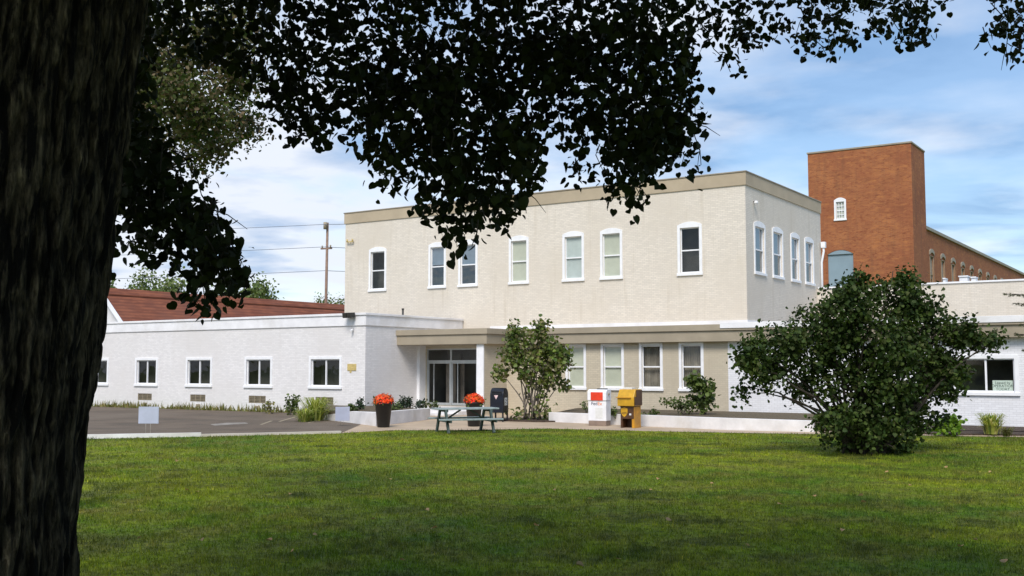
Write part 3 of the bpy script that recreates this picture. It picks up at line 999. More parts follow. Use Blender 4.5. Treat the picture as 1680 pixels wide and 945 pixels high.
# aluminium entrance doors with transom lights
d = MB()
x0, x1, z0, z1 = -30.42, -27.55, .29, 2.86
zt, xm = 2.29, on_y(739, 630, YF)[0]
for u0, u1 in ((x0, x0 + .06), (x1 - .06, x1), (xm - .04, xm + .04)): d.lbox(ff, u0, u1, z0, z1, -.10, -.03)
d.lbox(ff, x0 + .06, x1 - .06, z1 - .06, z1, -.10, -.034); d.lbox(ff, x0 + .06, x1 - .06, zt - .04, zt + .04, -.10, -.034)
P(ext, d, 'door_frame', M['alu'])
for u0, u1 in ((x0 + .065, xm - .045), (xm + .045, x1 - .065)):
    e = MB()
    for a, b, c_, dd in ((u0, u0 + .05, z0 + .01, zt - .045), (u1 - .05, u1, z0 + .01, zt - .045), (u0 + .05, u1 - .05, z0 + .01, z0 + .12), (u0 + .05, u1 - .05, zt - .11, zt - .045), (u0 + .30, u0 + .34, z0 + .12, zt - .11)):
        e.lbox(ff, a, b, c_, dd, -.095, -.045)
    do = P(ext, e, 'door', M['alu'])
    g = MB(); g.poly([ff(u0, z0 + .05, -.07), ff(u1, z0 + .05, -.07), ff(u1, zt - .05, -.07), ff(u0, zt - .05, -.07)])
    g.build('pane', M['glass'], do, recalc=False).matrix_parent_inverse = do.matrix_parent_inverse
    h = MB(); uu = u1 - .12 if u0 < xm - 1 else u0 + .12
    h.tube([ff(uu, 1.1, -.03), ff(uu, 1.1, .03), ff(uu, 1.55, .03), ff(uu, 1.55, -.03)], .013, 8)
    h.build('handle', M['alu'], do).matrix_parent_inverse = do.matrix_parent_inverse
g = MB(); g.poly([ff(x0 + .03, zt, -.068), ff(x1 - .03, zt, -.068), ff(x1 - .03, z1 - .03, -.068), ff(x0 + .03, z1 - .03, -.068)])
P(ext, g, 'transom_pane', M['glass'], recalc=False)
r = MB()
r.box(x0 - .2, x1 + .6, YF + .125, YF + 1.9, .24, 3.0)
r.f = r.f[:2] + r.f[3:]; r.mi = r.mi[:2] + r.mi[3:]; r.sm = r.sm[:2] + r.sm[3:]
r.box(x0 + 1.0, x0 + 1.25, YF + .9, YF + 1.1, .26, 2.6)
P(ext, r, 'vestibule', M['vestibule_wall'], recalc=False)
# inner curtain folds behind the doors
cu = MB()
for k in range(40):
    a, b = -30.1 + k * .015, -30.1 + (k + 1) * .015
for ua, ub in ((x0 + .75, x0 + 1.3), (xm + .2, xm + .42)):
    nn = 14
    for i in range(nn):
        a, b = ua + (ub - ua) * i / nn, ua + (ub - ua) * (i + 1) / nn
        cu.poly([ff(a, .3, -.5 + .03 * math.sin(i * 2)), ff(b, .3, -.5 + .03 * math.sin(i * 2 + 2)), ff(b, zt, -.5 + .03 * math.sin(i * 2 + 2)), ff(a, zt, -.5 + .03 * math.sin(i * 2))], smooth=True)
P(ext, cu, 'curtain', M['curtain_taupe'])
# landing and two steps
mb = MB()
mb.box(XWG + .17, XV - .36, 36.9, YF - .125, 0.01, .27)
mb.box(-28.9, XV - .5, 36.1, 36.9, 0.01, .18); mb.box(-28.9, XV - .5, 35.3, 36.1, .01, .09)
P(ext, mb, 'steps', M['concrete_white'], bevel=.01)

# ---- set-back upper block at the right
YK = 51.4
bk = thing('rear_block', 'cream flat-roofed block set back behind the low white front, white coping', 'building', (-10, YK, 0))
mb = MB(); mb.wall(yframe(YK), 14, 3.2, 5.80, [], u0=XR + .003); mb.poly([(14, YK, 3.2), (14, 58, 3.2), (14, 58, 5.80), (14, YK, 5.80)])
mb.poly([(XR, 58, 3.2), (14, 58, 3.2), (14, 58, 5.80), (XR, 58, 5.80)])
P(bk, mb, 'wall', M['cream_brick'])
mb = MB(); mb.box(XR + .06, 14.05, YK - .06, YK + .3, 5.80, 5.88)
P(bk, mb, 'coping', M['white_paint'], bevel=.01)
mb = MB(); mb.poly([(XR, YK + .2, 5.72), (14, YK + .2, 5.72), (14, 58, 5.72), (XR, 58, 5.72)])
P(bk, mb, 'roof', M['roof_gravel'])
mb = MB(); mb.poly([(XR + .035, YB, 3.5), (14, YB, 3.5), (14, YK, 3.6), (XR + .035, YK, 3.6)])
P(ext, mb, 'rear_roof', M['roof_gravel'])
mb = MB(); mb.box(XR + .06, 14, YK - .04, YK - .003, 3.6, 4.05)
P(bk, mb, 'flashing', M['coping_white'])
# roof units on the set-back block
for (pa, pb, pt), zz in (((1572, 1588, 452.5), .35), ((1592, 1601, 454), .25), ((1546, 1551, 456), .22)):
    a, b = on_y(pa, pt, 53.2)[0], on_y(pb, pt, 53.2)[0]; zt_ = on_y(pa, pt, 53.2)[2]
    t = thing('roof_vent', {1572: 'widest pale boxy roof vent above the right hand white coping', 1592: 'pale boxy roof vent just right of the widest one', 1546: 'slim white roof vent left of the other two'}[pa], 'vent', ((a + b) / 2, 53.5, 5.72), 0, 'roof vents')
    hw = (b - a) / 2
    m1 = MB(); m1.box(-hw * .85, hw * .85, -.25, .25, 0, zt_ - 5.72 - .06); m1.build('body', M['drop_white'], t, bevel=.01)
    m1 = MB(); m1.box(-hw, hw, -.3, .3, zt_ - 5.72 - .06, zt_ - 5.72); m1.build('cap', M['white_paint'], t, bevel=.01)

# ---- brick mill with tower
YT = 74.0
mill = thing('brick_mill', 'orange brick mill with tall windowed tower and long lower wing', 'building', (-20, YT, 0))
tl = on_y(1325, 253, YT); tr_ = on_y(1491, 235, YT)
XTL, XTR, ZTT = tl[0], on_y(1499, 400, YT)[0], (tl[2] + tr_[2]) / 2
YTR = on_x(1520, 380, XTR)[1]
tf = yframe(YT)
wa = [on_y(1369, 326, YT), on_y(1388, 361, YT)]
ba = [on_y(1358, 416, YT), on_y(1401, 470, YT)]
tw1 = (wa[0][0] + .1, wa[1][0] - .1, wa[1][2] + .1, wa[0][2] - .25)
tw2 = (ba[0][0], ba[1][0], ba[1][2], ba[0][2] - .1)
mb = MB()
mb.wall(tf, XTR, 0, ZTT, [tw1, tw2], u0=XTL, reveal=.2)
mb.wall(xframe(XTR), YTR, 0, ZTT - .0, [], u0=YT)
mb.poly([(XTL, YT, 0), (XTL, YTR, 0), (XTL, YTR, ZTT), (XTL, YT, ZTT)]); mb.poly([(XTL, YTR, 0), (XTR, YTR, 0), (XTR, YTR, ZTT), (XTL, YTR, ZTT)])
P(mill, mb, 'tower_wall', M['red_brick'], recalc=False)
mb = MB(); mb.box(XTL - .06, XTR + .06, YT - .06, YT + .3, ZTT, ZTT + .12); mb.box(XTR - .3, XTR + .06, YT + .3, YTR, ZTT, ZTT + .12); mb.box(XTL - .06, XTL + .3, YT + .3, YTR, ZTT, ZTT + .12)
P(mill, mb, 'coping', M['coping_dark'], bevel=.02)
mb = MB(); mb.poly([(XTL, YT, ZTT - .2), (XTR, YT, ZTT - .2), (XTR, YTR, ZTT - .2), (XTL, YTR, ZTT - .2)]); P(mill, mb, 'roof', M['roof_gravel'])
w = window(None, tf, *tw1, 'grid', .13, .16, 'blind_pale', 1, 'glass'); adopt(w, mill)
mb = MB(); mb.lbox(tf, tw2[0], tw2[1], tw2[2], tw2[3], -.16, -.08)
n = 10; cxm, hw = (tw2[0] + tw2[1]) / 2, (tw2[1] - tw2[0]) / 2
mb.prism([tf(cxm + hw * (1 - 2 * i / n), tw2[3] + .28 * (1 - (1 - 2 * i / n) ** 2), 0) for i in range(n + 1)], (0, -.03, 0))
P(mill, mb, 'boarded_window', M['panel_blue'])
mb = MB()
for i in range(n):
    s0, s1 = 1 - 2 * i / n, 1 - 2 * (i + 1) / n
    q = [(cxm + hw * 1.04 * s0, tw2[3] + .29 * (1 - s0 * s0)), (cxm + hw * 1.04 * s1, tw2[3] + .29 * (1 - s1 * s1)), (cxm + hw * 1.12 * s1, tw2[3] + .16 + .33 * (1 - s1 * s1)), (cxm + hw * 1.12 * s0, tw2[3] + .16 + .33 * (1 - s0 * s0))]
    mb.prism([tf(*p_, 0) for p_ in q], (0, -.05, 0))
P(mill, mb, 'arch', M['red_brick'])
# long wing running away from the tower
ZLW = on_x(1522, 378, XTR - .25)[2]
XLW = XTR - .25
fl = xframe(XLW)
lw = []
for px, pt in ((1528, 421), (1547, 428), (1562.5, 434), (1579, 440), (1594, 446), (1607, 451), (1620, 456)):
    a, b = on_x(px - 3.4, pt, XLW)[1], on_x(px + 3.4, pt, XLW)[1]
    lw.append(((a + b) / 2, pt))
lw = [(yc - .55, yc + .55, on_x(1528, 421, XLW)[2] - 2.6, on_x(1528, 421, XLW)[2]) for yc, _ in lw]
yy = lw[0][0]; stp = (lw[3][0] - lw[0][0]) / 3
lw = [(yy + k * stp, yy + k * stp + 1.1, lw[0][2], lw[0][3]) for k in range(12)]
YLE = YTR + 75
mb = MB(); mb.wall(fl, YLE, 0, ZLW, lw, u0=YTR, reveal=.2); mb.poly([(XLW - 16, YLE, 0), (XLW, YLE, 0), (XLW, YLE, ZLW), (XLW - 16, YLE, ZLW)])
P(mill, mb, 'wing_wall', M['red_brick'], recalc=False)
mb = MB(); mb.box(XLW - .4, XLW + .14, YTR + .01, YLE, ZLW, ZLW + .22); P(mill, mb, 'wing_cornice', M['coping_dark'])
mb = MB(); mb.poly([(XLW - 16, YTR, ZLW - .1), (XLW, YTR, ZLW - .1), (XLW, YLE, ZLW - .1), (XLW - 16, YLE, ZLW - .1)]); P(mill, mb, 'wing_roof', M['roof_gravel'])
for a, b, c_, d in lw:
    w = window(None, fl, a, b, c_, d, 'hung', .04, 0, 'grey_blind_reflection', .6, 'glass', fmat='louvre'); adopt(w, mill)
    m1 = MB()
    for i in range(6):
        s0, s1 = 1 - 2 * i / 6, 1 - 2 * (i + 1) / 6; cm, h_ = (a + b) / 2, .72
        m1.prism([fl(cm + h_ * s0, d + .10 + .2 * (1 - s0 * s0), 0), fl(cm + h_ * s1, d + .10 + .2 * (1 - s1 * s1), 0), fl(cm + h_ * s1, d + .36 + .2 * (1 - s1 * s1), 0), fl(cm + h_ * s0, d + .36 + .2 * (1 - s0 * s0), 0)], (.08, 0, 0))
    P(mill, m1, 'window_arch', M['coping_dark'])

# ---- red-roofed building behind the wing, ridge running away from the viewer
pk = at_d(172, 475, 64)
hs = thing('red_roof_house', 'long gabled building with rust red shingle roof and white gable', 'house', (pk[0], pk[1], 0))
rk = on_y(207, 527, pk[1])
slope = (pk[2] - rk[2]) / (rk[0] - pk[0])
EW = 4.2; zr, ze = pk[2], pk[2] - slope * EW
yf = on_x(566, 502, pk[0])[1] + 4
mb = MB()
mb.poly([(pk[0] - EW + .4, pk[1], 0), (pk[0] + EW - .4, pk[1], 0), (pk[0] + EW - .4, pk[1], ze + slope * .4 - .1), (pk[0], pk[1], zr - .1), (pk[0] - EW + .4, pk[1], ze + slope * .4 - .1)])
for s_ in (-1, 1):
    x_ = pk[0] + s_ * (EW - .4); mb.poly([(x_, pk[1], 0), (x_, yf, 0), (x_, yf, ze + .3), (x_, pk[1], ze + .3)])
P(hs, mb, 'wall', M['house_white'])
mb = MB()
for s_ in (-1, 1):
    mb.prism([(pk[0], pk[1] - .25, zr - .12), (pk[0] + s_ * EW, pk[1] - .25, ze - .12), (pk[0] + s_ * EW, pk[1] - .25, ze), (pk[0], pk[1] - .25, zr)], (0, yf - pk[1] + .25, 0))
P(hs, mb, 'roof', M['red_shingle'])
mb = MB()
for s_ in (-1, 1):
    mb.prism([(pk[0], pk[1] - .32, zr - .32), (pk[0] + s_ * EW, pk[1] - .32, ze - .32), (pk[0] + s_ * EW, pk[1] - .32, ze + .02), (pk[0], pk[1] - .32, zr + .02)], (0, .066, 0))
P(hs, mb, 'bargeboard', M['white_paint'])
mb = MB()   # projecting shingle course below the ridge
o_ = .42
mb.prism([(pk[0] + .02, pk[1] - .2, zr + .02), (pk[0] + o_, pk[1] - .2, zr - slope * o_ + .05), (pk[0] + o_, pk[1] - .2, zr - slope * o_ + .13), (pk[0] + .02, pk[1] - .2, zr + .12)], (0, yf - pk[1] + .15, 0))
P(hs, mb, 'ridge_cap', M['red_shingle'])

# ================================================================== PLANTER WALLS
def low_wall(name, label, pts, h, th, mat):
    """free-standing low wall along a polyline, thickness to the left of travel"""
    mbw = MB()
    pts = [np.asarray(p, float)[:2] for p in pts]
    hs_ = h if hasattr(h, '__len__') else [h] * len(pts)
    off = []
    for i, p in enumerate(pts):
        ds = []
        if i > 0: ds.append((p - pts[i - 1]) / np.linalg.norm(p - pts[i - 1]))
        if i < len(pts) - 1: ds.append((pts[i + 1] - p) / np.linalg.norm(pts[i + 1] - p))
        d_ = sum(ds); d_ /= np.linalg.norm(d_); n_ = np.array([-d_[1], d_[0]])
        off.append(p + n_ * th / max(.5, abs(n_ @ np.array([-ds[0][1], ds[0][0]]))))
    b = 0
    for i, (p, q, h_) in enumerate(zip(pts, off, hs_)):
        mbw.v += [(*p, 0), (*q, 0), (*q, h_), (*p, h_)]
    for i in range(len(pts) - 1):
        a = i * 4
        for k in range(4):
            mbw.f.append((a + k, a + (k + 1) % 4, a + 4 + (k + 1) % 4, a + 4 + k)); mbw.mi.append(0); mbw.sm.append(False)
    e = (len(pts) - 1) * 4
    mbw.f += [(3, 2, 1, 0), (e, e + 1, e + 2, e + 3)]; mbw.mi += [0, 0]; mbw.sm += [False] * 2
    o = mbw.build(name, mat, bevel=.012)
    return tag(o, label, 'low wall')


A_, B_, C_ = on_z(532, 689), on_z(617, 700), on_z(706, 688.5)
low_wall('planter_wall', 'low white planter wall bending around the bed left of the entrance', [A_, on_z(575, 694), B_, C_], [.18, .42, .48, .44], .2, M['concrete_white'])
bedL = [A_[:2], on_z(575, 694)[:2], B_[:2], C_[:2], np.array((-30.42, 36.5)), np.array((-30.6, 34.97)), np.array((-33.2, 34.97))]
cen = sum(bedL) / len(bedL)
sheet('planter_soil', [tuple(p + (cen - p) * .03) for p in bedL], .36, M['soil'], .34)
W0 = [on_z(px, py) for px, py in ((900, 692.5), (960, 695), (1055, 699.8), (1192, 706), (1335, 709.5))]
low_wall('planter_wall', 'long low white planter wall below the tan wall and four windows', W0, [.36, .36, .39, .39, .36], .2, M['concrete_white'])
W1 = [np.asarray(p)[:2] for p in W0]
bedR = W1 + [np.array((-11.0, 38.97)), np.array((-22.5, 38.97))]
cen = sum(bedR) / len(bedR)
sheet('planter_soil', [tuple(p + (cen - p) * .025) for p in bedR], .33, M['soil'], .31)
# mulch ring at the multi-stem tree
tb = on_z(872, 690.5)
ring = [(tb[0] + 1.7 * math.cos(t) * (1 + .12 * math.sin(3 * t)), tb[1] + .95 * math.sin(t)) for t in np.linspace(0, 6.28, 24, endpoint=False)]
sheet('mulch_bed', [(p[0], p[1]) for p in ring], .06, M['mulch'], .05)

# ================================================================== PLANTS
def rand_dirs(n, up=0.0):
    d = RNG.normal(size=(n, 3)); d[:, 2] += up
    return d / np.linalg.norm(d, axis=1, keepdims=True)


def leaf_cloud(name, centers, radii, per, size, mat, parent, tv=OVAL_V, tf_=OVAL_F, up=0.6, clump=0.16, bunch=9, vary=0.7):
    """leaf clumps: each twig end carries a handful of leaves"""
    pos, out = [], []
    for (c, r), k in zip(zip(centers, radii), per):
        nc = max(1, k // bunch)
        d = rand_dirs(nc)
        rr = RNG.random(nc) ** 0.42
        cc = c + d * rr[:, None] * r
        ps = np.repeat(cc, bunch, 0) + RNG.normal(size=(nc * bunch, 3)) * clump
        pos.append(ps); out.append(np.repeat(d, bunch, 0))
    pos = np.concatenate(pos); out = np.concatenate(out)
    nrm = rand_dirs(len(pos)) + out * .5 + np.array([0, 0, up])
    fr = rot_frames(nrm, RNG.random(len(pos)) * 6.28)
    return scatter(name, tv, tf_, pos, fr, size * (1 - vary / 2 + vary * RNG.random(len(pos))), mat, parent)


def stems(name, base, tips, r0, r1, mat, parent, n=6, wob=0.08, seg=6, spread=0.1):
    mbs = MB()
    for t in tips:
        b = np.asarray(base) + np.array([random.uniform(-spread, spread), random.uniform(-spread, spread), 0])
        t = np.asarray(t); ps = []
        L_ = np.linalg.norm(t - b)
        for i in range(seg + 1):
            s_ = i / seg
            p = b + (t - b) * s_
            p[2] += 0.10 * L_ * math.sin(math.pi * s_)
            p += np.array([random.uniform(-1, 1) for _ in range(3)]) * wob * (0 < i)
            ps.append(p)
        mbs.tube(ps, [r0 + (r1 - r0) * i / seg for i in range(seg + 1)], n, caps=True)
    return mbs.build(name, mat, parent)


# ---- big dark lilac on the lawn
lb = on_z(1422, 744)
LD = proj(lb)[2]
lil = thing('lilac_bush', 'huge dark green wide-spreading bush standing alone on the lawn', 'bush', tuple(lb))
SCL = LD / FPX
lobes = [(1258, 605, 46, 34, .9), (1232, 585, 24, 30, .8), (1290, 562, 54, 32, .9), (1355, 540, 62, 48, 1), (1392, 498, 50, 40, 1), (1470, 492, 52, 34, 1), (1512, 500, 26, 28, .8), (1408, 466, 20, 15, .6), (1486, 462, 16, 15, .5),
         (1430, 560, 90, 66, 1.3), (1520, 555, 58, 50, 1.1), (1545, 608, 46, 36, 1), (1350, 610, 62, 45, 1), (1450, 630, 78, 52, 1.2), (1605, 556, 38, 16, .6), (1572, 545, 30, 22, .7), (1632, 568, 18, 12, .4),
         (1424, 690, 62, 44, 1.2), (1490, 668, 36, 38, .9), (1368, 690, 27, 32, .7), (1430, 722, 74, 20, 1.0), (1500, 708, 18, 18, .4), (1310, 640, 26, 16, .4), (1220, 640, 14, 14, .3), (1530, 690, 28, 14, .35), (1545, 640, 22, 18, .4)]
cs, rs, per = [], [], []
for px, py, rx, ry, w in lobes:
    dd = LD + RNG.normal() * .45 + (0.0 if ry < 25 else -.2)
    cs.append(at_d(px, py, dd) - lb); rs.append(np.array([rx * SCL, min(rx, 75) * SCL * .95, ry * SCL]) * 1.0)
    per.append(int(1500 * w * (rx * ry) ** .5 / 45))
leaf_cloud('foliage', cs, rs, per, .072, M['lilac_leaf'], lil, HEART_V, HEART_F, up=.5, clump=.115, bunch=26, vary=1.0)
tips = [c + np.array([0, 0, 0.1]) for c in cs] + [c + RNG.normal(size=3) * .35 for c in cs]
stems('stem', (0, 0, 0), tips, .045, .010, M['dark_stem'], lil, spread=.45, seg=7, wob=.05)

# ---- multi-stem small tree by the entrance
tD = proj(tb)[2]; s2 = tD / FPX
mt = thing('multi_stem_tree', 'small leafy multi-stem tree with thin grey stems beside the mailbox', 'tree', tuple(tb))
lob = [(868, 566, 36, 26, 1.2), (905, 580, 26, 30, 1.1), (838, 590, 22, 24, .7), (842, 548, 11, 18, .4), (889, 543, 10, 16, .4), (872, 600, 28, 26, .8), (902, 620, 22, 26, .7), (922, 592, 14, 20, .5), (820, 612, 13, 10, .25), (876, 640, 20, 18, .2), (856, 680, 22, 10, .16), (890, 672, 14, 16, .14), (925, 630, 8, 12, .12)]
cs, rs, per = [], [], []
for px, py, rx, ry, w in lob:
    cs.append(at_d(px, py, tD + RNG.normal() * .3) - tb); rs.append(np.array([rx, rx, ry]) * s2); per.append(int(520 * w))
leaf_cloud('foliage', cs, rs, per, .115, M['young_leaf'], mt, HEART_V, HEART_F, up=.3, clump=.12)
stems('stem', (0, 0, 0), [c + RNG.normal(size=3) * .1 for c in cs if c[2] > 1.2] + [c for c in cs[:6]], .035, .008, M['grey_stem'], mt, spread=.35, seg=7, wob=.035)


def shrub(name, label, px, py, wpx, hpx, n, size, mat, z=0.0, tv=OVAL_V, tf_=OVAL_F, group=None, stem='grey_stem', cone=False):
    b = on_z(px, py, z); D = proj(b)[2]; s_ = D / FPX
    t = thing(name, label, 'plant' if hpx < 20 else 'shrub', tuple(b), 0, group)
    w, h = wpx * s_ / 2, hpx * s_
    if cone:
        cs_ = [np.array([0, 0, h * q]) for q in (.2, .4, .6, .8, .95)]; rs_ = [np.array([w, w, h * .16]) * k for k in (1, .85, .62, .4, .18)]
        pr_ = [int(n * q) for q in (.32, .28, .2, .13, .07)]
    else:
        cs_ = [np.array([RNG.normal() * w * .4, RNG.normal() * w * .4, h * q]) for q in (.3, .45, .6, .7, .82)]; rs_ = [np.array([w, w, h * .32]) * k for k in (.8, .85, .75, .6, .45)]
        pr_ = [n // 5] * 5
    leaf_cloud('foliage', cs_, rs_, pr_, size, mat, t, tv, tf_, up=.5, clump=size * .7)
    stems('stem', (0, 0, 0), [c + RNG.normal(size=3) * .05 for c in cs_], .014, .005, M[stem], t, spread=.06, wob=.02)
    return t


shrub('leafy_shrub', 'taller upright leafy shrub in front of the rightmost curtained window', 1156, 680, 42, 66, 620, .12, M['shrub_leaf'], .33, HEART_V, HEART_F)
shrub('leafy_shrub', 'low rounded shrub left of the taller shrub behind the planter wall', 1122, 680, 50, 30, 520, .10, M['shrub_leaf'], .33)
shrub('small_shrub', 'small round green shrub nearest the last vent of the white wing', 477, 681, 20, 30, 260, .12, M['shrub_leaf'])
shrub('small_shrub', 'scrawny reddish green shrub left of the round one by the white wing', 447, 679, 20, 20, 150, .10, M['weed_leaf'])
shrub('perennial_plant', 'bright green bushy perennial under the wide right hand window', 1568, 713, 46, 24, 420, .13, M['bright_leaf'], .05)
# clipped and low plants in the entrance bed
for k, (px, py, w, h, lab, cone) in enumerate((
        (591, 672, 14, 17, 'small dark conical evergreen left of the near flower pot', True),
        (661, 669.5, 9, 17, 'left one of the paired dark pointed evergreens in the entrance bed', True),
        (671, 669, 9, 16, 'right one of the paired dark pointed evergreens in the entrance bed', True),
        (690, 671, 22, 15, 'dark spreading evergreen in the entrance bed by the porch', False),
        (708, 671, 20, 10, 'grey green low plant at the right end of the entrance bed', False),
        (650, 672.5, 24, 10, 'grey green low plant just right of the near flower pot', False),
        (579, 674, 12, 9, 'tiny green plant at the left end of the entrance bed', False))):
    shrub('dwarf_evergreen' if cone or k == 3 else 'low_plant', lab, px, py, w, h, 260 if cone else 220, .08, M['dark_conifer'] if cone or k == 3 else M['shrub_leaf'], .36, cone=cone)
shrub('low_plant', 'sparse low plant between the drop box and the yellow box', 1008, 682, 14, 12, 90, .09, M['shrub_leaf'], .33)
shrub('low_plant', 'sparse low plant right of the yellow collection box', 1062, 683, 26, 9, 110, .09, M['shrub_leaf'], .33)
shrub('low_plant', 'wispy plant at the left side of the white drop box', 961, 679, 7, 22, 60, .09, M['shrub_leaf'], .33)
shrub('low_plant', 'faint low plant at the foot of the multi-stem tree', 905, 689, 26, 8, 90, .09, M['shrub_leaf'], .05)


def tuft(name, label, px, py, wpx, hpx, n, mat, z=0.0, width=.018):
    b = on_z(px, py, z); D = proj(b)[2]; s_ = D / FPX
    w, h = wpx * s_ / 2, hpx * s_
    t = thing(name, label, 'grass plant', tuple(b))
    mbt = MB()
    for k in range(n):
        a = random.uniform(0, 6.28); r_ = abs(random.gauss(0, .22)) * w
        ln = h * random.uniform(.4, 1.15); lean = random.uniform(.1, 1.0) * w * 1.05
        p0 = np.array([r_ * math.cos(a), r_ * math.sin(a), 0]); o_ = np.array([math.cos(a), math.sin(a), 0]); sd = np.array([-math.sin(a), math.cos(a), 0]) * width
        q = [p0, p0 + o_ * lean * .25 + np.array([0, 0, ln * .6]), p0 + o_ * lean * .65 + np.array([0, 0, ln * .95]), p0 + o_ * lean + np.array([0, 0, ln * .82])]
        base = len(mbt.v)
        for pp, ww in zip(q, (1, .9, .6, .08)): mbt.v += [tuple(pp - sd * ww), tuple(pp + sd * ww)]
        for i in range(3):
            mbt.f.append((base + 2 * i, base + 2 * i + 1, base + 2 * i + 3, base + 2 * i + 2)); mbt.mi.append(0); mbt.sm.append(True)
    mbt.build('leaves', mat, t, recalc=False)
    return t


tuft('ornamental_grass', 'large clump of yellow green ornamental grass by the planter end', 518, 690, 74, 36, 340, M['strap_leaf'])
tuft('ornamental_grass', 'lower yellow green grass clump spilling onto the drive', 500, 692, 50, 20, 200, M['strap_leaf'])
tuft('ornamental_grass', 'tall feathery grass clump under the window with the notice', 1628, 712, 54, 32, 280, M['strap_leaf'], .05)
tuft('ornamental_grass', 'pale dry grass clump right of the tall feathery one', 1652, 716, 30, 14, 110, M['weed_leaf'], .05)


def weeds():
    n = 2600
    x = -31.2 - RNG.random(n) ** .9 * 24
    y = 34.15 + RNG.random(n) * .8
    keep = RNG.random(n) < .35 + .65 * (np.sin(x * 1.7) * np.sin(x * .63 + 1) > -.2)
    x, y = x[keep], y[keep]; n = len(x)
    pos = np.stack([x, y, np.zeros(n)], 1)
    t = RNG.normal(0, .6, n); a = RNG.random(n) * 6.28
    al = np.stack([np.sin(t) * np.cos(a), np.sin(t) * np.sin(a), np.cos(t)], 1)
    sd = np.stack([-np.sin(a), np.cos(a), 0 * a], 1)
    fr = np.stack([sd, al, np.cross(sd, al)], axis=2)
    h = .10 + .32 * RNG.random(n) ** 2.5
    o = scatter('weeds', BLADE_V, BLADE_F, pos, fr, np.stack([.03 + .05 * RNG.random(n), h, h], 1), M['weed_leaf'])
    tag(o, 'strip of rough yellowing weeds along the foot of the white wing', 'weeds', kind='stuff')


weeds()

# ================================================================== STREET FURNITURE
def text_mesh(name, body, size, mat, parent, loc, rot, extr=.002, align='CENTER', sx=1.0):
    cu_ = bpy.data.curves.new(name, 'FONT'); cu_.body = body; cu_.size = size; cu_.extrude = extr; cu_.align_x = align; cu_.align_y = 'CENTER'
    tmp = bpy.data.objects.new(name, cu_); COL.objects.link(tmp)
    bpy.context.view_layer.update()
    me = bpy.data.meshes.new_from_object(tmp.evaluated_get(bpy.context.evaluated_depsgraph_get()))
    bpy.data.objects.remove(tmp)
    me.materials.clear(); me.materials.append(mat)
    o = bpy.data.objects.new(name, me); link(o, parent); o.location = loc; o.rotation_euler = rot; o.scale = (sx, 1, 1)
    return o


# ---- picnic table
tc = on_z(763, 709.5)
pt = thing('picnic_table', 'weathered grey green wooden picnic table with attached benches on the lawn', 'picnic table', tuple(tc), YAW + R(20))
def planks(name, y0, y1, k, z, L, th=.045, mat='table_wood'):
    m_ = MB(); w = (y1 - y0) / k
    for i in range(k): m_.box(-L / 2, L / 2, y0 + i * w + .004, y0 + (i + 1) * w - .004, z - th, z)
    return m_.build(name, M[mat], pt, bevel=.006)
planks('tabletop', -.38, .38, 5, .76, 1.98)
planks('bench', -.78, -.50, 2, .45, 1.98); planks('bench', .50, .78, 2, .45, 1.98)
for s_ in (-1, 1):
    m_ = MB(); x_ = s_ * .72
    m_.bar((x_, -.30, .70), (x_, -.66, .0), .13, .06, (1, 0, 0)); m_.bar((x_, .30, .70), (x_, .66, .0), .13, .06, (1, 0, 0))
    m_.bar((x_ + .05, -.76, .375), (x_ + .05, .76, .375), .045, .09); m_.bar((x_ + .05, -.36, .68), (x_ + .05, .36, .68), .045, .08)
    m_.bar((x_ - s_ * .03, 0, .36), (s_ * .15, 0, .70), .04, .09, (0, 1, 0))
    m_.build('leg_frame', M['table_edge'], pt, bevel=.005)

# ---- flower pots with orange mums
def flower_pot(px, py, label):
    b = on_z(px, py, .009)
    t = thing('flower_pot', label, 'flower pot', tuple(b), 0, 'black pots of orange flowers')
    m_ = MB(); m_.lathe([(0, .0), (.19, 0), (.205, .03), (.285, .76), (.315, .77), (.32, .82), (.29, .83), (.27, .78), (0, .77)], 32)
    m_.build('pot', M['pot_black'], t)
    n = 520
    d = rand_dirs(n, .5); d[:, 2] = np.abs(d[:, 2])
    pos = d * np.array([.34, .34, .27]) + np.array([0, 0, .82])
    pos += RNG.normal(size=pos.shape) * .02
    # each bloom: a ring of petals
    pv, pf = [(0, 0, .25)], []
    for k in range(9):
        a0, a1 = 6.283 * k / 9, 6.283 * (k + .8) / 9
        i0 = len(pv); pv += [(math.cos(a0) * .5, math.sin(a0) * .5, .12), (math.cos((a0 + a1) / 2) * 1.0, math.sin((a0 + a1) / 2) * 1.0, 0), (math.cos(a1) * .5, math.sin(a1) * .5, .12)]
        pf.append((0, i0, i0 + 1, i0 + 2))
    scatter('blossoms', pv, pf, pos, rot_frames(d + RNG.normal(size=d.shape) * .25, RNG.random(n) * 6.28), .036 * (0.7 + .6 * RNG.random(n)), M['mum_petal'], t)
    leaf_cloud('foliage', [np.array([0, 0, .83])], [np.array([.33, .33, .16])], [500], .075, M['shrub_leaf'], t, clump=.05)
    return t
flower_pot(629, 701, 'tall black pot of orange flowers at the planter corner, left of the table')
flower_pot(777.5, 699.5, 'tall black pot of orange flowers behind the picnic table, near the porch pier')

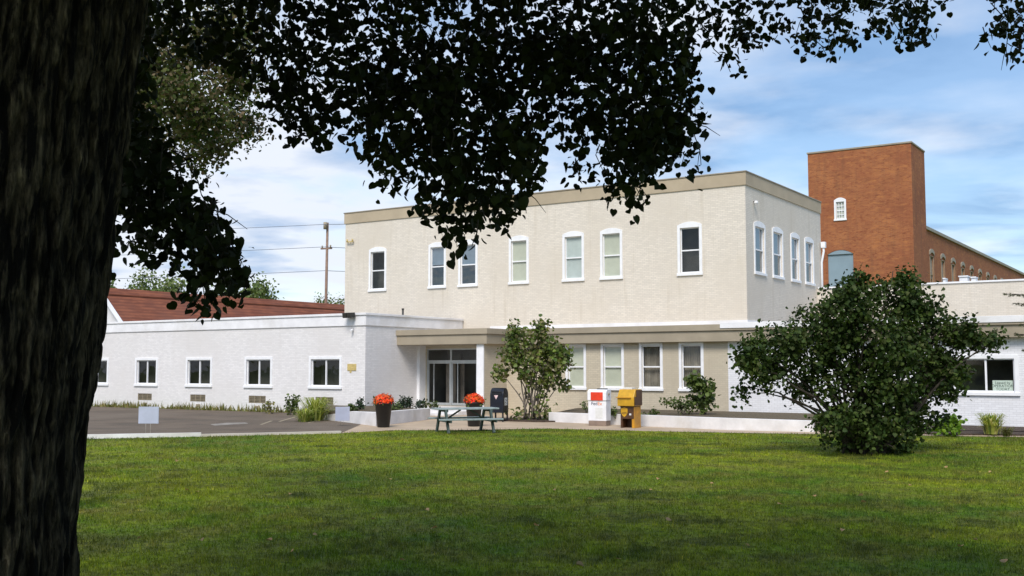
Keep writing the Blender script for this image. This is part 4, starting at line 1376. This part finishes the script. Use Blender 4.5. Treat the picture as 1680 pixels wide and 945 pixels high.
# ---- blue mailbox
mbx = on_z(819, 691.5, .009)
ml = thing('mailbox', 'dark navy street mailbox with rounded top on four legs', 'mailbox', tuple(mbx), R(14))
w_, dp = .52, .56
prof = [(-dp / 2, .33), (dp / 2, .33), (dp / 2, .95)]
for k in range(0, 13):
    a = math.pi * k / 12; prof.append((dp / 2 * math.cos(a), .97 + .27 * math.sin(a)))
prof.append((-dp / 2, .95))
prof = [prof[0], prof[1]] + prof[3:-1]
m_ = MB(); m_.prism([(-w_ / 2, y, z) for y, z in prof], (w_, 0, 0)); m_.build('body', M['mail_blue'], ml, bevel=.012)
for sx in (-1, 1):
    for sy in (-1, 1):
        m_ = MB(); m_.box(sx * .23 - .025, sx * .23 + .025, sy * .24 - .025, sy * .24 + .025, 0, .33); m_.build('leg', M['mail_blue_leg'], ml)
m_ = MB(); m_.box(-.20, .20, -.30, -.283, .98, 1.13); m_.tube([(-.19, -.315, 1.10), (.19, -.315, 1.10)], .012, 8); m_.build('hatch', M['mail_blue_leg'], ml, bevel=.004)
m_ = MB(); m_.prism([(-.10, -.284, .97), (-.02, -.284, .82), (.06, -.284, .97), (.02, -.284, .99), (-.06, -.284, .99)], (0, -.006, 0)); m_.build('emblem', M['emblem_pink'], ml)
m_ = MB(); m_.box(w_ / 2, w_ / 2 + .006, -.12, .14, .60, .88); lb_ = m_.build('label_panel', M['label_white'], ml)
for k in range(4):
    m_ = MB(); m_.box(w_ / 2 + .006, w_ / 2 + .008, -.09, .11 - .05 * (k % 2), .64 + k * .058, .66 + k * .058); m_.build('text_line', M['mail_blue_leg'], lb_)

# ---- white courier drop box
fb = on_z(977, 698.6, .009)
fd = thing('drop_box', 'white courier drop box with red panel and brown plinth', 'drop box', tuple(fb + np.array([.05, .2, 0])), R(8))
w_, dp = .66, .46
m_ = MB(); m_.box(-w_ / 2 + .01, w_ / 2 - .01, -dp / 2 + .01, dp / 2 - .01, 0, .17); m_.build('plinth', M['drop_base'], fd, bevel=.008)
m_ = MB(); m_.box(-w_ / 2, w_ / 2, -dp / 2, dp / 2, .17, .86); m_.build('body', [M['drop_white']], fd, bevel=.015)
m_ = MB(); m_.prism([(-w_ / 2 - .015, -dp / 2 - .03, .863), (-w_ / 2 - .015, dp / 2, .863), (-w_ / 2 - .015, dp / 2, 1.24), (-w_ / 2 - .015, -dp / 2 + .08, 1.24), (-w_ / 2 - .015, -dp / 2 - .03, 1.16)], (w_ + .03, 0, 0)); m_.build('head', M['drop_white'], fd, bevel=.015)
m_ = MB(); m_.box(-.22, .22, -dp / 2 - .037, -dp / 2 - .031, .87, 1.15); m_.build('red_panel', M['drop_red'], fd)
m_ = MB(); m_.box(-.08, .26, -.05, .12, 1.24, 1.275); m_.build('rate_card_tray', M['dark_metal'], fd, bevel=.006)
m_ = MB(); m_.tube([(w_ / 2 + .01, -.05, 1.08), (w_ / 2 + .06, -.05, 1.08)], .035, 12); m_.build('lock', M['louvre'], fd)
m_ = MB(); m_.box(-.06, .20, -dp / 2 - .006, -dp / 2 - .001, .25, .62); m_.build('notice', M['label_white'], fd)
text_mesh('lettering', 'Fed', .16, M['ink_dark'], fd, (-.10, -dp / 2 - .004, .755), (math.pi / 2, 0, 0), .003)
text_mesh('lettering', 'Ex', .16, M['ink_orange'], fd, (.10, -dp / 2 - .004, .755), (math.pi / 2, 0, 0), .003)

# ---- yellow and brown collection box
ub = on_z(1026, 702, .009)
ud = thing('collection_box', 'mustard yellow collection box with brown body and shield badge', 'collection box', tuple(ub + np.array([.08, .2, 0])), R(2))
m_ = MB()
m_.box(-.24, .24, -.24, .26, .30, .70); m_.box(-.24, -.17, -.24, .26, 0, .30); m_.box(-.17, .17, .1, .26, 0, .30); m_.build('body', M['brown_paint'], ud, bevel=.006)
m_ = MB(); m_.box(.243, .262, -.24, .27, 0, .70); m_.box(.17, .243, -.24, -.12, 0, .297); m_.build('side_panel', M['amber_side'], ud, bevel=.004)
m_ = MB(); m_.prism([(-.31, -.34, .72), (-.31, .30, .72), (-.31, .30, 1.27), (-.31, -.18, 1.27), (-.31, -.34, 1.02)], (.60, 0, 0)); m_.build('head', M['gold_paint'], ud, bevel=.02)
m_ = MB(); m_.box(.292, .31, -.30, .29, .74, 1.02); m_.box(.292, .31, -.16, .29, 1.02, 1.25); m_.build('head_side', M['brown_paint'], ud, bevel=.006)
m_ = MB(); m_.box(-.34, .2, -.39, -.345, .985, 1.01); m_.build('chute_handle', M['amber_side'], ud, bevel=.004)
m_ = MB(); m_.box(-.22, .12, -.1, .15, 1.27, 1.33); m_.build('card_tray', M['label_white'], ud, bevel=.006)
m_ = MB(); m_.box(-.26, .26, -.25, .27, .70, .72); m_.build('collar', M['black_gap'], ud)
m_ = MB(); m_.prism([(-.10 + .12 * a, -.243, .52 + .16 * b) for a, b in ((-1, .75), (0, 1), (1, .75), (1, -.1), (.6, -.65), (0, -1), (-.6, -.65), (-1, -.1))], (0, -.006, 0)); sh = m_.build('shield', M['gold_paint'], ud)
text_mesh('lettering', 'ups', .13, M['brown_paint'], sh, (-.10, -.251, .50), (math.pi / 2, 0, 0), .002)
m_ = MB(); m_.box(.08, .15, -.246, -.241, .42, .48); m_.build('sticker', M['label_white'], ud)

# ---- blank yard signs
def yard_sign(px0, px1, pt, pb, pg, label, rz):
    g = on_z((px0 + px1) / 2, pg, .0); D = proj(g)[2]; s_ = D / FPX
    t = thing('yard_sign', label, 'sign', tuple(g), rz, 'blank yard signs')
    w, z0, z1 = (px1 - px0) * s_, (pg - pb) * s_, (pg - pt) * s_
    m_ = MB(); m_.box(-w / 2, w / 2, -.008, .008, z0, z1); m_.build('board', M['sign_board'], t, bevel=.003)
    m_ = MB()
    for k in (-.14, .10): m_.tube([(k * w, .012, 0), (k * w, .012, z0 + .3 * (z1 - z0))], .006, 6)
    m_.build('stake', M['sign_wire'], t)
yard_sign(226, 260, 667.5, 695, 717.5, 'blank pale blue yard sign on wire stakes at the drive edge', YAW - R(4))
yard_sign(550, 573.5, 667.5, 690.5, 699, 'blank pale blue sign board leaning in front of the planter wall', YAW + R(20))

# ---- fixtures on the walls
a = on_y(572, 517, YWG - .3)
t = thing('floodlight', 'dark twin floodlight on the corner of the white wing parapet', 'floodlight', (a[0], YWG - .1, a[2]))
for dx in (-.13, .12):
    m_ = MB(); m_.prism([(dx - .11, -.32, -.13), (dx - .11, -.04, -.10), (dx - .11, -.04, .12), (dx - .11, -.36, .09)], (.21, 0, 0)); m_.build('lamp_housing', M['dark_metal'], t, bevel=.01)
m_ = MB(); m_.box(-.16, .16, -.04, -.001, -.05, .05); m_.build('bracket', M['dark_metal'], t)
a = on_y(580, 541, YWG)
t = thing('security_camera', 'small white camera below the floodlight on the white wing', 'camera', (a[0], YWG, a[2]))
m_ = MB(); m_.tube([(0, -.03, 0), (.02, -.2, -.04)], .045, 12); m_.build('housing', M['white_paint'], t)
m_ = MB(); m_.tube([(0, 0, .03), (0, -.06, .0)], .022, 8); m_.build('bracket', M['dark_metal'], t)
a, b = on_y(570.5, 597, YWG), on_y(584.5, 608, YWG)
t = thing('wall_plaque', 'small yellowish plaque beside the last window of the white wing', 'plaque', ((a[0] + b[0]) / 2, YWG, b[2]))
m_ = MB(); m_.box(-(b[0] - a[0]) / 2, (b[0] - a[0]) / 2, -.03, 0, .0, a[2] - b[2]); m_.build('plate', M['plaque'], t, bevel=.004)
m_ = MB(); m_.box(-.12, -.02, -.02, 0, -.09, -.01); m_.build('tag', M['plaque'], t)
a = on_x(1236, 333, XR)
t = thing('wall_lamp', 'small white lamp high on the side wall of the cream building', 'lamp', (XR, a[1], a[2]))
m_ = MB(); m_.lathe([(0, -.05), (.07, -.05), (.09, .02), (.05, .08), (0, .09)], 14, (.12, 0, 0)); m_.build('shade', M['white_paint'], t)
m_ = MB(); m_.tube([(0, 0, .05), (.12, 0, .07)], .02, 8); m_.build('arm', M['dark_metal'], t)
a = on_y(576, 397, YB)
t = thing('wire_bracket', 'wire bracket with insulators at the left corner of the cream building', 'bracket', (a[0], YB, a[2]))
m_ = MB(); m_.bar((-.2, -.12, 0), (.25, -.12, 0), .05, .05); m_.bar((0, 0, 0), (0, -.12, 0), .04, .04); m_.build('arm', M['plaque'], t)
for dx in (-.17, .2):
    m_ = MB(); m_.lathe([(0, 0), (.05, 0), (.035, .05), (.05, .1), (0, .12)], 10, (dx, -.12, .025)); m_.build('insulator', M['plaque'], t)
a = on_x(661, 511, XWG)
t = thing('vent_pipe', 'short dark vent pipe standing on the white wing roof', 'pipe', (XWG - .6, on_x(661, 511, XWG - .6)[1], ZWG - .3))
m_ = MB(); zt_ = on_x(661, 507, XWG - .6)[2] - ZWG + .3; m_.tube([(0, 0, 0), (0, 0, zt_)], .045, 10); m_.build('pipe', M['dark_metal'], t)
m_ = MB(); m_.tube([(0, 0, zt_ - .03), (0, 0, zt_ + .03)], .06, 10); m_.build('cap', M['dark_metal'], t)

# ---- notice in the right hand window
a, b = on_y(1627, 624, YF), on_y(1661, 643, YF)
nt_ = thing('window_notice', 'pale green paper notice in the corner of the wide right hand window', 'notice', ((a[0] + b[0]) / 2, YF + .15, b[2]))
hw, hh = (b[0] - a[0]) / 2, a[2] - b[2]
m_ = MB(); m_.box(-hw, hw, -.004, .004, 0, hh); m_.build('sheet', M['paper'], nt_)
for k, (tx, sz) in enumerate((('Leased by', .12), ('OPERATION', .125), ('TODAY', .125))):
    text_mesh('lettering', tx, sz, M['paper_ink'], nt_, (0, -.006, hh * (.78 - .28 * k)), (math.pi / 2, 0, 0), .001)

# ================================================================== POLE AND WIRES
pb_ = at_d(533.5, 500, 86); pb_[2] = 0
ztop = at_d(535.5, 364, 86)[2]
up_ = thing('utility_pole', 'slim brown wooden utility pole behind the red roof', 'utility pole', tuple(pb_))
m_ = MB(); m_.tube([(0, 0, 0), (.1, .05, ztop)], [.15, .10], 12); m_.build('pole', M['pole_wood'], up_)
m_ = MB(); m_.tube([(.1, -.2, ztop - .55), (.1, -.2, ztop + .0)], .16, 12); m_.build('transformer', M['louvre'], up_)
zc = at_d(535, 407, 86)[2]
m_ = MB(); m_.bar((-.45, -.1, zc), (.55, .1, zc), .14, .12); m_.build('crossarm', M['pole_wood'], up_)
for dx in (-.4, .5):
    m_ = MB(); m_.lathe([(0, 0), (.07, 0), (.05, .09), (.08, .17), (0, .22)], 10, (dx, 0, zc + .06)); m_.build('insulator', M['louvre'], up_)


def cable(label, pts, r_=.022, sag=.25):
    m_ = MB(); ps = []
    for a, b in zip(pts, pts[1:]):
        a, b = np.asarray(a), np.asarray(b)
        for i in range(13): s_ = i / 12; p = a + (b - a) * s_; p[2] -= sag * 4 * s_ * (1 - s_); ps.append(p)
    m_.tube(ps, r_, 5)
    o = m_.build('overhead_wire', M['wire']); tag(o, label, 'wire', 'overhead wires')


pole = pb_
cable('topmost thin wire reaching the head of the utility pole', [at_d(-160, 388, 120), at_d(535.5, 368, 86), (a_ := on_y(700, 352, 78))])
cable('wire meeting the crossarm of the utility pole from the left', [at_d(-160, 424, 118), at_d(534, 405, 85.6), on_y(720, 400, 78)])
cable('lowest faint wire passing behind the utility pole', [at_d(-160, 462, 118), at_d(534, 444, 86.3), on_y(720, 436, 78)])

# ================================================================== FAR TREES
def far_tree(label, px, D, top, wpx, n, base_z=0.0):
    c = at_d(px, top, D); s_ = D / FPX
    t = thing('background_tree', label, 'tree', (c[0], c[1], 0), 0, 'trees behind the red roof')
    H_, w = c[2], wpx * s_ / 2
    cs_, rs_, pr_ = [], [], []
    for k in range(9):
        a = random.uniform(0, 6.28); rr = random.uniform(.1, .75) * w
        zz = H_ * random.uniform(.5, .9)
        cs_.append(np.array([rr * math.cos(a), rr * math.sin(a), zz])); rs_.append(np.array([w * .45, w * .45, H_ * .16])); pr_.append(n // 9)
    leaf_cloud('crown', cs_, rs_, pr_, .30, M['far_leaf'], t, up=.4, clump=.35)
    stems('trunk', (0, 0, 0), cs_[:5], .22, .05, M['grey_stem'], t, n=7)
for q in ((178, 100, 455, 70, 1800, 'far tree crown nearest the dark trunk, above the red roof'), (228, 112, 449, 90, 3200, 'large far tree with full green crown above the red roof'), (280, 105, 446, 76, 2600, 'far tree with the highest crown above the red roof'),
          (350, 118, 462, 110, 3200, 'far tree half hidden behind the hanging leaves'), (420, 110, 460, 84, 2600, 'far tree at the right end of the row above the red roof'), (547, 120, 483, 60, 2200, 'far tree tucked between the utility pole and the cream building')):
    far_tree(q[5], q[0], q[1], q[2], q[3], q[4])

# ================================================================== SPRUCE AT THE RIGHT EDGE
sb_ = at_d(1790, 600, 26); sb_[2] = 0
sp = thing('spruce_tree', 'conifer whose branch tips reach in at the right edge', 'tree', tuple(sb_))
m_ = MB(); m_.tube([(0, 0, 0), (0, 0, 3), (0, .05, 7.5)], [.17, .11, .02], 10); m_.build('trunk', M['dark_stem'], sp)
m_ = MB(); npos, nal = [], []
tipsS = [at_d(1647, 482, 25.4) - sb_, at_d(1662, 498, 25.8) - sb_, at_d(1664, 548, 25.3) - sb_, at_d(1672, 532, 26.1) - sb_, at_d(1676, 575, 26.0) - sb_]
for k in range(46):
    z = .9 + 6.2 * k / 46; a = k * 2.4; L_ = (7.6 - z) * .24
    d = np.array([math.cos(a), math.sin(a), 0]); 
    if d @ _R < -.25: continue
    tipsS.append(np.array([0, 0, z + .1]) + d * L_ + np.array([0, 0, -.12 * L_]))
for tpt in tipsS:
    st = np.array([0, 0, tpt[2] - .15]); L_ = np.linalg.norm(tpt - st)
    m_.tube([st, (st + tpt) / 2 + np.array([0, 0, .05]), tpt], [.03, .018, .006], 6)
    for j in range(int(L_ * 14)):
        s_ = .25 + .75 * (j + random.random()) / max(1, int(L_ * 14)); p = st + (tpt - st) * s_
        side_ = np.cross(tpt - st, (0, 0, 1)); side_ /= np.linalg.norm(side_); sg = random.choice((-1, 1))
        tw = (side_ * sg * .7 + (tpt - st) / L_ * .8 + np.array([0, 0, random.uniform(-.5, .1)])) * (.34 * (1.15 - s_))
        m_.tube([p, p + tw], [.006, .003], 4)
        for q in range(16):
            npos.append(p + tw * random.random()); v_ = RNG.normal(size=3) * .7 + tw / np.linalg.norm(tw); nal.append(v_ / np.linalg.norm(v_))
m_.build('branch', M['dark_stem'], sp)
npos, nal = np.array(npos), np.array(nal)
sd = np.cross(nal, RNG.normal(size=nal.shape)); sd /= np.linalg.norm(sd, axis=1, keepdims=True)
scatter('needles', [(-.5, 0, 0), (.5, 0, 0), (0, 1, 0)], [(0, 1, 2)], npos, np.stack([sd, nal, np.cross(sd, nal)], axis=2), np.stack([np.full(len(npos), .012), np.full(len(npos), .07), np.full(len(npos), .07)], 1), M['conifer_needle'], sp)

# ================================================================== SECOND TREE (behind the big trunk)
ob = at_d(70, 600, 15); ob[2] = 0
ok = thing('oak_tree', 'browner fine-leaved tree showing between the dark trunk and hanging leaves', 'tree', tuple(ob))
lob = [(250, 140, 55, 40, 1), (300, 165, 60, 36, 1.2), (340, 200, 48, 26, 1), (385, 205, 42, 18, .9), (300, 225, 50, 20, .6), (345, 245, 24, 16, .5), (230, 190, 50, 40, 1), (260, 90, 70, 50, 1.3), (330, 110, 70, 40, 1.3), (400, 140, 40, 30, .8), (215, 40, 60, 60, 1.4), (380, 60, 70, 60, 1.4), (160, 120, 70, 80, 1.6), (60, 60, 90, 90, 1.6), (322, 262, 14, 7, .15)]
cs, rs, per = [], [], []
for px, py, rx, ry, w in lob:
    D_ = 14.5 + RNG.normal() * .5; s_ = D_ / FPX
    cs.append(at_d(px, py, D_) - ob); rs.append(np.array([rx, rx, ry]) * s_); per.append(int(w * 1300))
for k in range(14):
    a = random.uniform(0, 6.28); cs.append(np.array([math.cos(a) * 2.2, math.sin(a) * 2.2, 7.6 + random.uniform(0, 2.5)])); rs.append(np.array([1.2, 1.2, .8])); per.append(260)
leaf_cloud('crown', cs, rs, per, .058, M['oak_leaf'], ok, up=.2, clump=.13, bunch=34)
m_ = MB(); m_.tube([(0, 0, 0), (.02, 0, 2.5), (0, .05, 5), (0, 0, 8)], [.26, .2, .15, .05], 12); m_.build('trunk', M['bark'], ok)
m_ = MB()
for c in cs[:15]:
    c = np.asarray(c); st = np.array([0, 0, max(2.5, c[2] - 1.2)])
    m_.tube([st, (st + c) / 2 + np.array([0, 0, .2]), c], [.06, .035, .01], 6)
m_.build('limb', M['dark_stem'], ok)

# ================================================================== THE BIG SHADE TREE
TD = 4.6
f2 = np.array([-math.sin(YAW), math.cos(YAW), 0.0]); r2 = np.array([math.cos(YAW), math.sin(YAW), 0.0])


def trunk_axis(z):
    """axis point and radius: the trunk leans a little to the right and flares at its foot"""
    rad = np.interp(z, [-.2, 0, .4, 1.2, 2.5, 4.0, 5.0], [.85, .72, .62, .56, .53, .50, .44])
    px = np.interp(z, [-.2, .1, .5, 1.0, 1.4, 1.75, 2.1, 2.55, 3.0, 3.55, 4.2, 5.0], [190, 160, 138, 131, 128, 138, 160, 178, 198, 228, 256, 280])
    th = math.atan((px - CX) / FPX) - math.asin((rad + .012) / TD)
    return (f2 * math.cos(th) + r2 * math.sin(th)) * TD, rad


base0, _ = trunk_axis(0)
st_ = thing('shade_tree', 'massive dark trunked shade tree with heart-shaped leaves hanging overhead', 'tree', (base0[0], base0[1], 0))
TB = np.array([base0[0], base0[1], 0])


def make_trunk():
    nz, na = 520, 460
    z0, z1 = -.1, 5.2
    V, Rg = [], []
    for i in range(nz + 1):
        z = z0 + (z1 - z0) * i / nz
        ax, rad = trunk_axis(z)
        for k in range(na):
            a = 2 * math.pi * k / na
            # furrowed bark: ridges run up the trunk and braid into each other
            cxn, syn = math.cos(a), math.sin(a)
            wv = mnoise.noise(Vector((cxn * 2.2, syn * 2.2, z * .9)))
            q1 = 1 - 2.2 * abs(mnoise.noise(Vector((cxn * 8.5 + wv * .9, syn * 8.5 + wv * .6, z * 1.7 + 11))))
            q2 = 1 - 2.2 * abs(mnoise.noise(Vector((cxn * 17 + wv * 1.4, syn * 17, z * 4.2 + 5))))
            rdg = max(0.0, min(1.0, .5 + .55 * (0.55 - q1) + .5 * (0.5 - q2) + .25))
            n2 = mnoise.noise(Vector((cxn * 26, syn * 26, z * 9)))
            crack = max(0.0, mnoise.noise(Vector((cxn * 11 + 5, syn * 11, z * 9))) - .15)
            hgt = .045 * (rdg - .7) + .008 * n2 - .02 * crack + .05 * mnoise.noise(Vector((cxn * 1.3, syn * 1.3, z * .5 + 3)))
            r_ = rad + hgt
            p = ax + np.array([cxn * r_, syn * r_, z]) - TB
            V.append(tuple(p)); Rg.append(min(1, max(0, rdg * .9 + n2 * .25 - crack)))
    F_ = []
    for i in range(nz):
        for k in range(na):
            k2 = (k + 1) % na
            F_.append((i * na + k, i * na + k2, (i + 1) * na + k2, (i + 1) * na + k))
    me = bpy.data.meshes.new('trunk'); me.from_pydata(V, [], F_)
    at = me.attributes.new('ridge', 'FLOAT', 'POINT'); at.data.foreach_set('value', Rg)
    me.polygons.foreach_set('use_smooth', [True] * len(F_)); me.materials.append(M['bark']); me.update()
    link(bpy.data.objects.new('trunk', me), st_)


make_trunk()

# hanging foliage: outlines of the drooping sprays, each with its own distance (metres ahead)
SPRAYS = [  # polygon, distance range, leaves
    ([(200, -60), (1130, -60), (1135, 60), (1125, 110), (1060, 120), (960, 110), (880, 150), (760, 160), (640, 150), (560, 130), (440, 125), (330, 90), (200, 80)], (6.2, 8.6), 6800),
    ([(440, 120), (600, 120), (620, 190), (575, 215), (520, 222), (480, 228), (452, 185)], (6.4, 7.6), 520),
    ([(590, 120), (740, 140), (730, 250), (690, 320), (648, 298), (606, 292), (600, 230)], (6.0, 7.4), 1000),
    ([(690, 120), (890, 130), (888, 225), (882, 285), (850, 318), (846, 365), (800, 368), (768, 400), (738, 390), (702, 372), (694, 320), (720, 240)], (6.0, 7.6), 1900),
    ([(860, 60), (1130, 60), (1140, 140), (1150, 215), (1100, 235), (1050, 240), (1000, 230), (925, 225), (890, 200)], (6.4, 8.0), 1700),
    ([(925, 215), (1150, 205), (1156, 280), (1115, 272), (1075, 310), (1066, 338), (1012, 334), (1005, 312), (958, 290), (925, 268)], (6.4, 7.6), 430),
    ([(1000, 210), (1110, 210), (1095, 268), (1045, 282), (1000, 270)], (6.4, 7.6), 260),
    ([(1120, -60), (1565, -60), (1550, 25), (1525, 55), (1480, 60), (1430, 55), (1400, 70), (1320, 62), (1290, 55), (1215, 70), (1150, 62)], (7.4, 9.6), 1250),
    ([(1150, 50), (1240, 50), (1230, 108), (1205, 110), (1180, 95)], (7.4, 8.4), 45),
    ([(1300, 50), (1400, 60), (1395, 92), (1325, 96)], (7.6, 8.6), 60),
    ([(1440, 45), (1530, 45), (1520, 75), (1460, 72)], (7.6, 8.6), 45),
    ([(1620, -60), (1760, -60), (1760, 95), (1690, 100), (1650, 108), (1626, 70)], (7.4, 8.8), 330),
    ([(120, 170), (230, 175), (272, 235), (292, 300), (335, 318), (356, 365), (350, 400), (300, 380), (240, 350), (120, 330)], (5.6, 7.0), 1700),
    ([(150, 330), (350, 360), (400, 432), (398, 488), (352, 470), (322, 440), (255, 420), (180, 412), (130, 420)], (5.6, 6.8), 480),
    ([(320, 370), (360, 380), (398, 440), (385, 470), (345, 455)], (5.6, 6.4), 170),
    ([(308, 440), (345, 445), (348, 480), (335, 522), (312, 505)], (5.6, 6.2), 60),
    ([(180, 60), (260, 90), (240, 140), (215, 180), (160, 175)], (5.8, 7.4), 420),
]


def sample_poly(poly, n):
    poly = np.array(poly, float); lo_, hi_ = poly.min(0), poly.max(0)
    out = np.zeros((0, 2))
    while len(out) < n:
        p = lo_ + RNG.random((n * 3, 2)) * (hi_ - lo_)
        p = p[inpoly(p[:, 0], p[:, 1], poly)]
        out = np.concatenate([out, p])
    return out[:n]


LEAF_N = 1.05


def make_crown():
    pos = []
    tw = MB()
    for poly, (d0, d1), n in SPRAYS:
        # leaves sit in bunches along hanging twigs
        nb = max(3, int(n * LEAF_N) // 7)
        c2 = sample_poly(poly, nb)
        D_ = d0 + (d1 - d0) * RNG.random(nb)
        cc = np.array([at_d(x, y, d) for (x, y), d in zip(c2, D_)])
        ps = np.repeat(cc, 7, 0) + RNG.normal(size=(nb * 7, 3)) * np.array([.045, .045, .055])
        pos.append(ps)
        for i in range(0, nb, 4):    # twig from above into the bunch
            a = cc[i]; up__ = np.array([RNG.normal() * .05, RNG.normal() * .05, .06 + .07 * RNG.random()])
            tw.tube([a + up__, a + up__ * .5 + RNG.normal(size=3) * .02, a + np.array([0, 0, -.04])], [.005, .004, .002], 4, caps=False)
    # single dangling leaves along the lower edges
    for poly, (d0, d1), n in SPRAYS[1:]:
        P2 = np.array(poly, float); m = len(P2)
        for i in range(m):
            a, b = P2[i], P2[(i + 1) % m]
            for k in range(int(np.linalg.norm(b - a) / 26)):
                q = a + (b - a) * RNG.random() + RNG.normal(size=2) * 7
                if q[1] > -20: pos.append(at_d(q[0], q[1], d0 + (d1 - d0) * RNG.random())[None])
    pos = np.concatenate(pos)
    hang = len(pos)
    nrm = rand_dirs(hang) + np.array([0, 0, .15])
    fr = rot_frames(nrm, RNG.random(hang) * 6.28)
    # let tips hang downwards: pick the in-plane direction closest to straight down
    n_ = fr[:, :, 2]; dn = np.tile([0, 0, -1.0], (hang, 1)) + RNG.normal(size=(hang, 3)) * .55
    al = dn - n_ * np.sum(dn * n_, 1, keepdims=True); al /= np.linalg.norm(al, axis=1, keepdims=True)
    fr = np.stack([np.cross(al, n_), al, n_], axis=2)
    size = .050 * (.55 + .75 * RNG.random(hang))
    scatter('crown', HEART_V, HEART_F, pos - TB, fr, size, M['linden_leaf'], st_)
    # bare hanging twigs that show in the gaps
    for (xa, ya), (xb, yb), d in (((560, 40), (604, 196), 7.0), ((690, 20), (704, 150), 7.2), ((1128, 30), (1196, 116), 7.8), ((1004, 180), (1046, 334), 6.8), ((756, 240), (782, 386), 6.6), ((270, 230), (335, 345), 6.1),
                                  ((640, 60), (628, 280), 6.8), ((870, 120), (862, 350), 6.9), ((1300, 10), (1352, 92), 8.2), ((470, 60), (510, 220), 7.0), ((330, 330), (328, 500), 5.9), ((1640, -20), (1652, 100), 8.0), ((1100, 150), (1152, 270), 7.0)):
        a, b = at_d(xa, ya, d), at_d(xb, yb, d + .3)
        ps = [a + (b - a) * t + np.array([RNG.normal() * .02, RNG.normal() * .02, .10 * math.sin(math.pi * t)]) for t in np.linspace(0, 1, 9)]
        tw.tube([p - TB * 0 for p in ps], np.linspace(.008, .0025, 9).tolist(), 5, caps=False)
        for k in range(1, 9, 2):
            e = ps[k] + np.array([RNG.normal() * .10, RNG.normal() * .10, -.08 - .06 * RNG.random()])
            tw.tube([ps[k], (ps[k] + e) / 2 + np.array([0, 0, .02]), e], [.004, .003, .0015], 4, caps=False)
    tw.v = [tuple(np.array(v) - TB) for v in tw.v]
    tag(tw.build('twigs', M['dark_stem'], st_, recalc=False), kind='stuff')
    # the rest of the crown overhead, above and behind the standpoint
    n = 20000
    d = rand_dirs(n); rr = RNG.random(n) ** .4
    top = TB + r2 * 1.6 - f2 * 1.6 + np.array([0, 0, 8.4])
    p = top + d * rr[:, None] * np.array([6.6, 6.6, 4.6])
    q = p - _C; dep = q @ _F
    px_ = CX + FPX * (q @ _R) / np.maximum(dep, .1); py_ = CY - FPX * (q @ _U) / np.maximum(dep, .1)
    vis = (dep > .1) & (px_ > -140) & (px_ < 1820) & (py_ > -60)
    p = p[(~vis) & (p[:, 2] > 3.9)]
    k = len(p)
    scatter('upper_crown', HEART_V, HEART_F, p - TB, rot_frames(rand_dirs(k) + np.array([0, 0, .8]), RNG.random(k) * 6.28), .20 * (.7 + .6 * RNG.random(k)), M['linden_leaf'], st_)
    lm = MB()
    fork = trunk_axis(4.6)[0] + np.array([0, 0, 4.6]) - TB
    for a, L_, zz, r_ in ((YAW + .1, 6.5, 6.4, .2), (YAW + .75, 5.5, 7.4, .2), (YAW - .6, 6, 7.2, .18), (YAW + 2.2, 5, 8, .2), (YAW + 3.3, 5, 8, .18), (YAW + 4.4, 5, 7.5, .2), (YAW + 1.2, 2, 11, .24)):
        d = np.array([math.cos(a), math.sin(a), 0]) * L_
        lm.tube([fork - np.array([0, 0, .3]), fork + d * .25 + np.array([0, 0, (zz - 4.6) * .45]), fork + d * .6 + np.array([0, 0, (zz - 4.6) * .85]), fork + d + np.array([0, 0, zz - 4.6])], [r_ * 1.3, r_, r_ * .6, .03], 10)
    lm.build('limb', M['bark'], st_)


make_crown()

# ================================================================== FALLEN LEAVES ON THE LAWN
FL = [(441, 893), (355, 881), (516, 884), (478, 912), (1009, 836), (968, 823), (1097, 859), (880, 868), (1014, 924), (951, 935), (1068, 808), (910, 808), (1080, 790), (1168, 797), (1322, 807), (1335, 819), (1412, 818), (1417, 829), (1451, 793), (1493, 801), (1552, 770), (1540, 847), (1382, 876), (1226, 901), (1576, 903), (1600, 892), (1648, 928), (1668, 818), (1500, 934), (905, 759), (990, 760), (306, 808), (323, 811), (476, 815), (640, 790), (700, 842), (613, 857), (712, 872), (660, 926), (330, 893), (228, 889), (1455, 778), (1625, 778), (290, 760), (1280, 832)]
for i, (px, py) in enumerate(FL):
    b = on_z(px, py)
    m_ = MB(); a = random.uniform(0, 6.28); s_ = random.uniform(.045, .08)
    ca, sa = math.cos(a), math.sin(a); cup = random.uniform(.2, .7)
    vs = [(x * s_, (y - .4) * s_, abs(x) * cup * s_) for x, y, z in HEART_V]
    vs = [(x * ca - y * sa, x * sa + y * ca, z) for x, y, z in vs]
    for f in HEART_F: m_.poly([vs[j] for j in f])
    o = m_.build('fallen_leaf', M['fallen_leaf'], recalc=False)
    o.location = (b[0], b[1], .045); o.rotation_euler = (random.uniform(-.5, .5), random.uniform(-.5, .5), 0)
    tag(o, 'small curled dry leaf lying on the mown lawn', 'leaf', 'fallen leaves on the lawn')
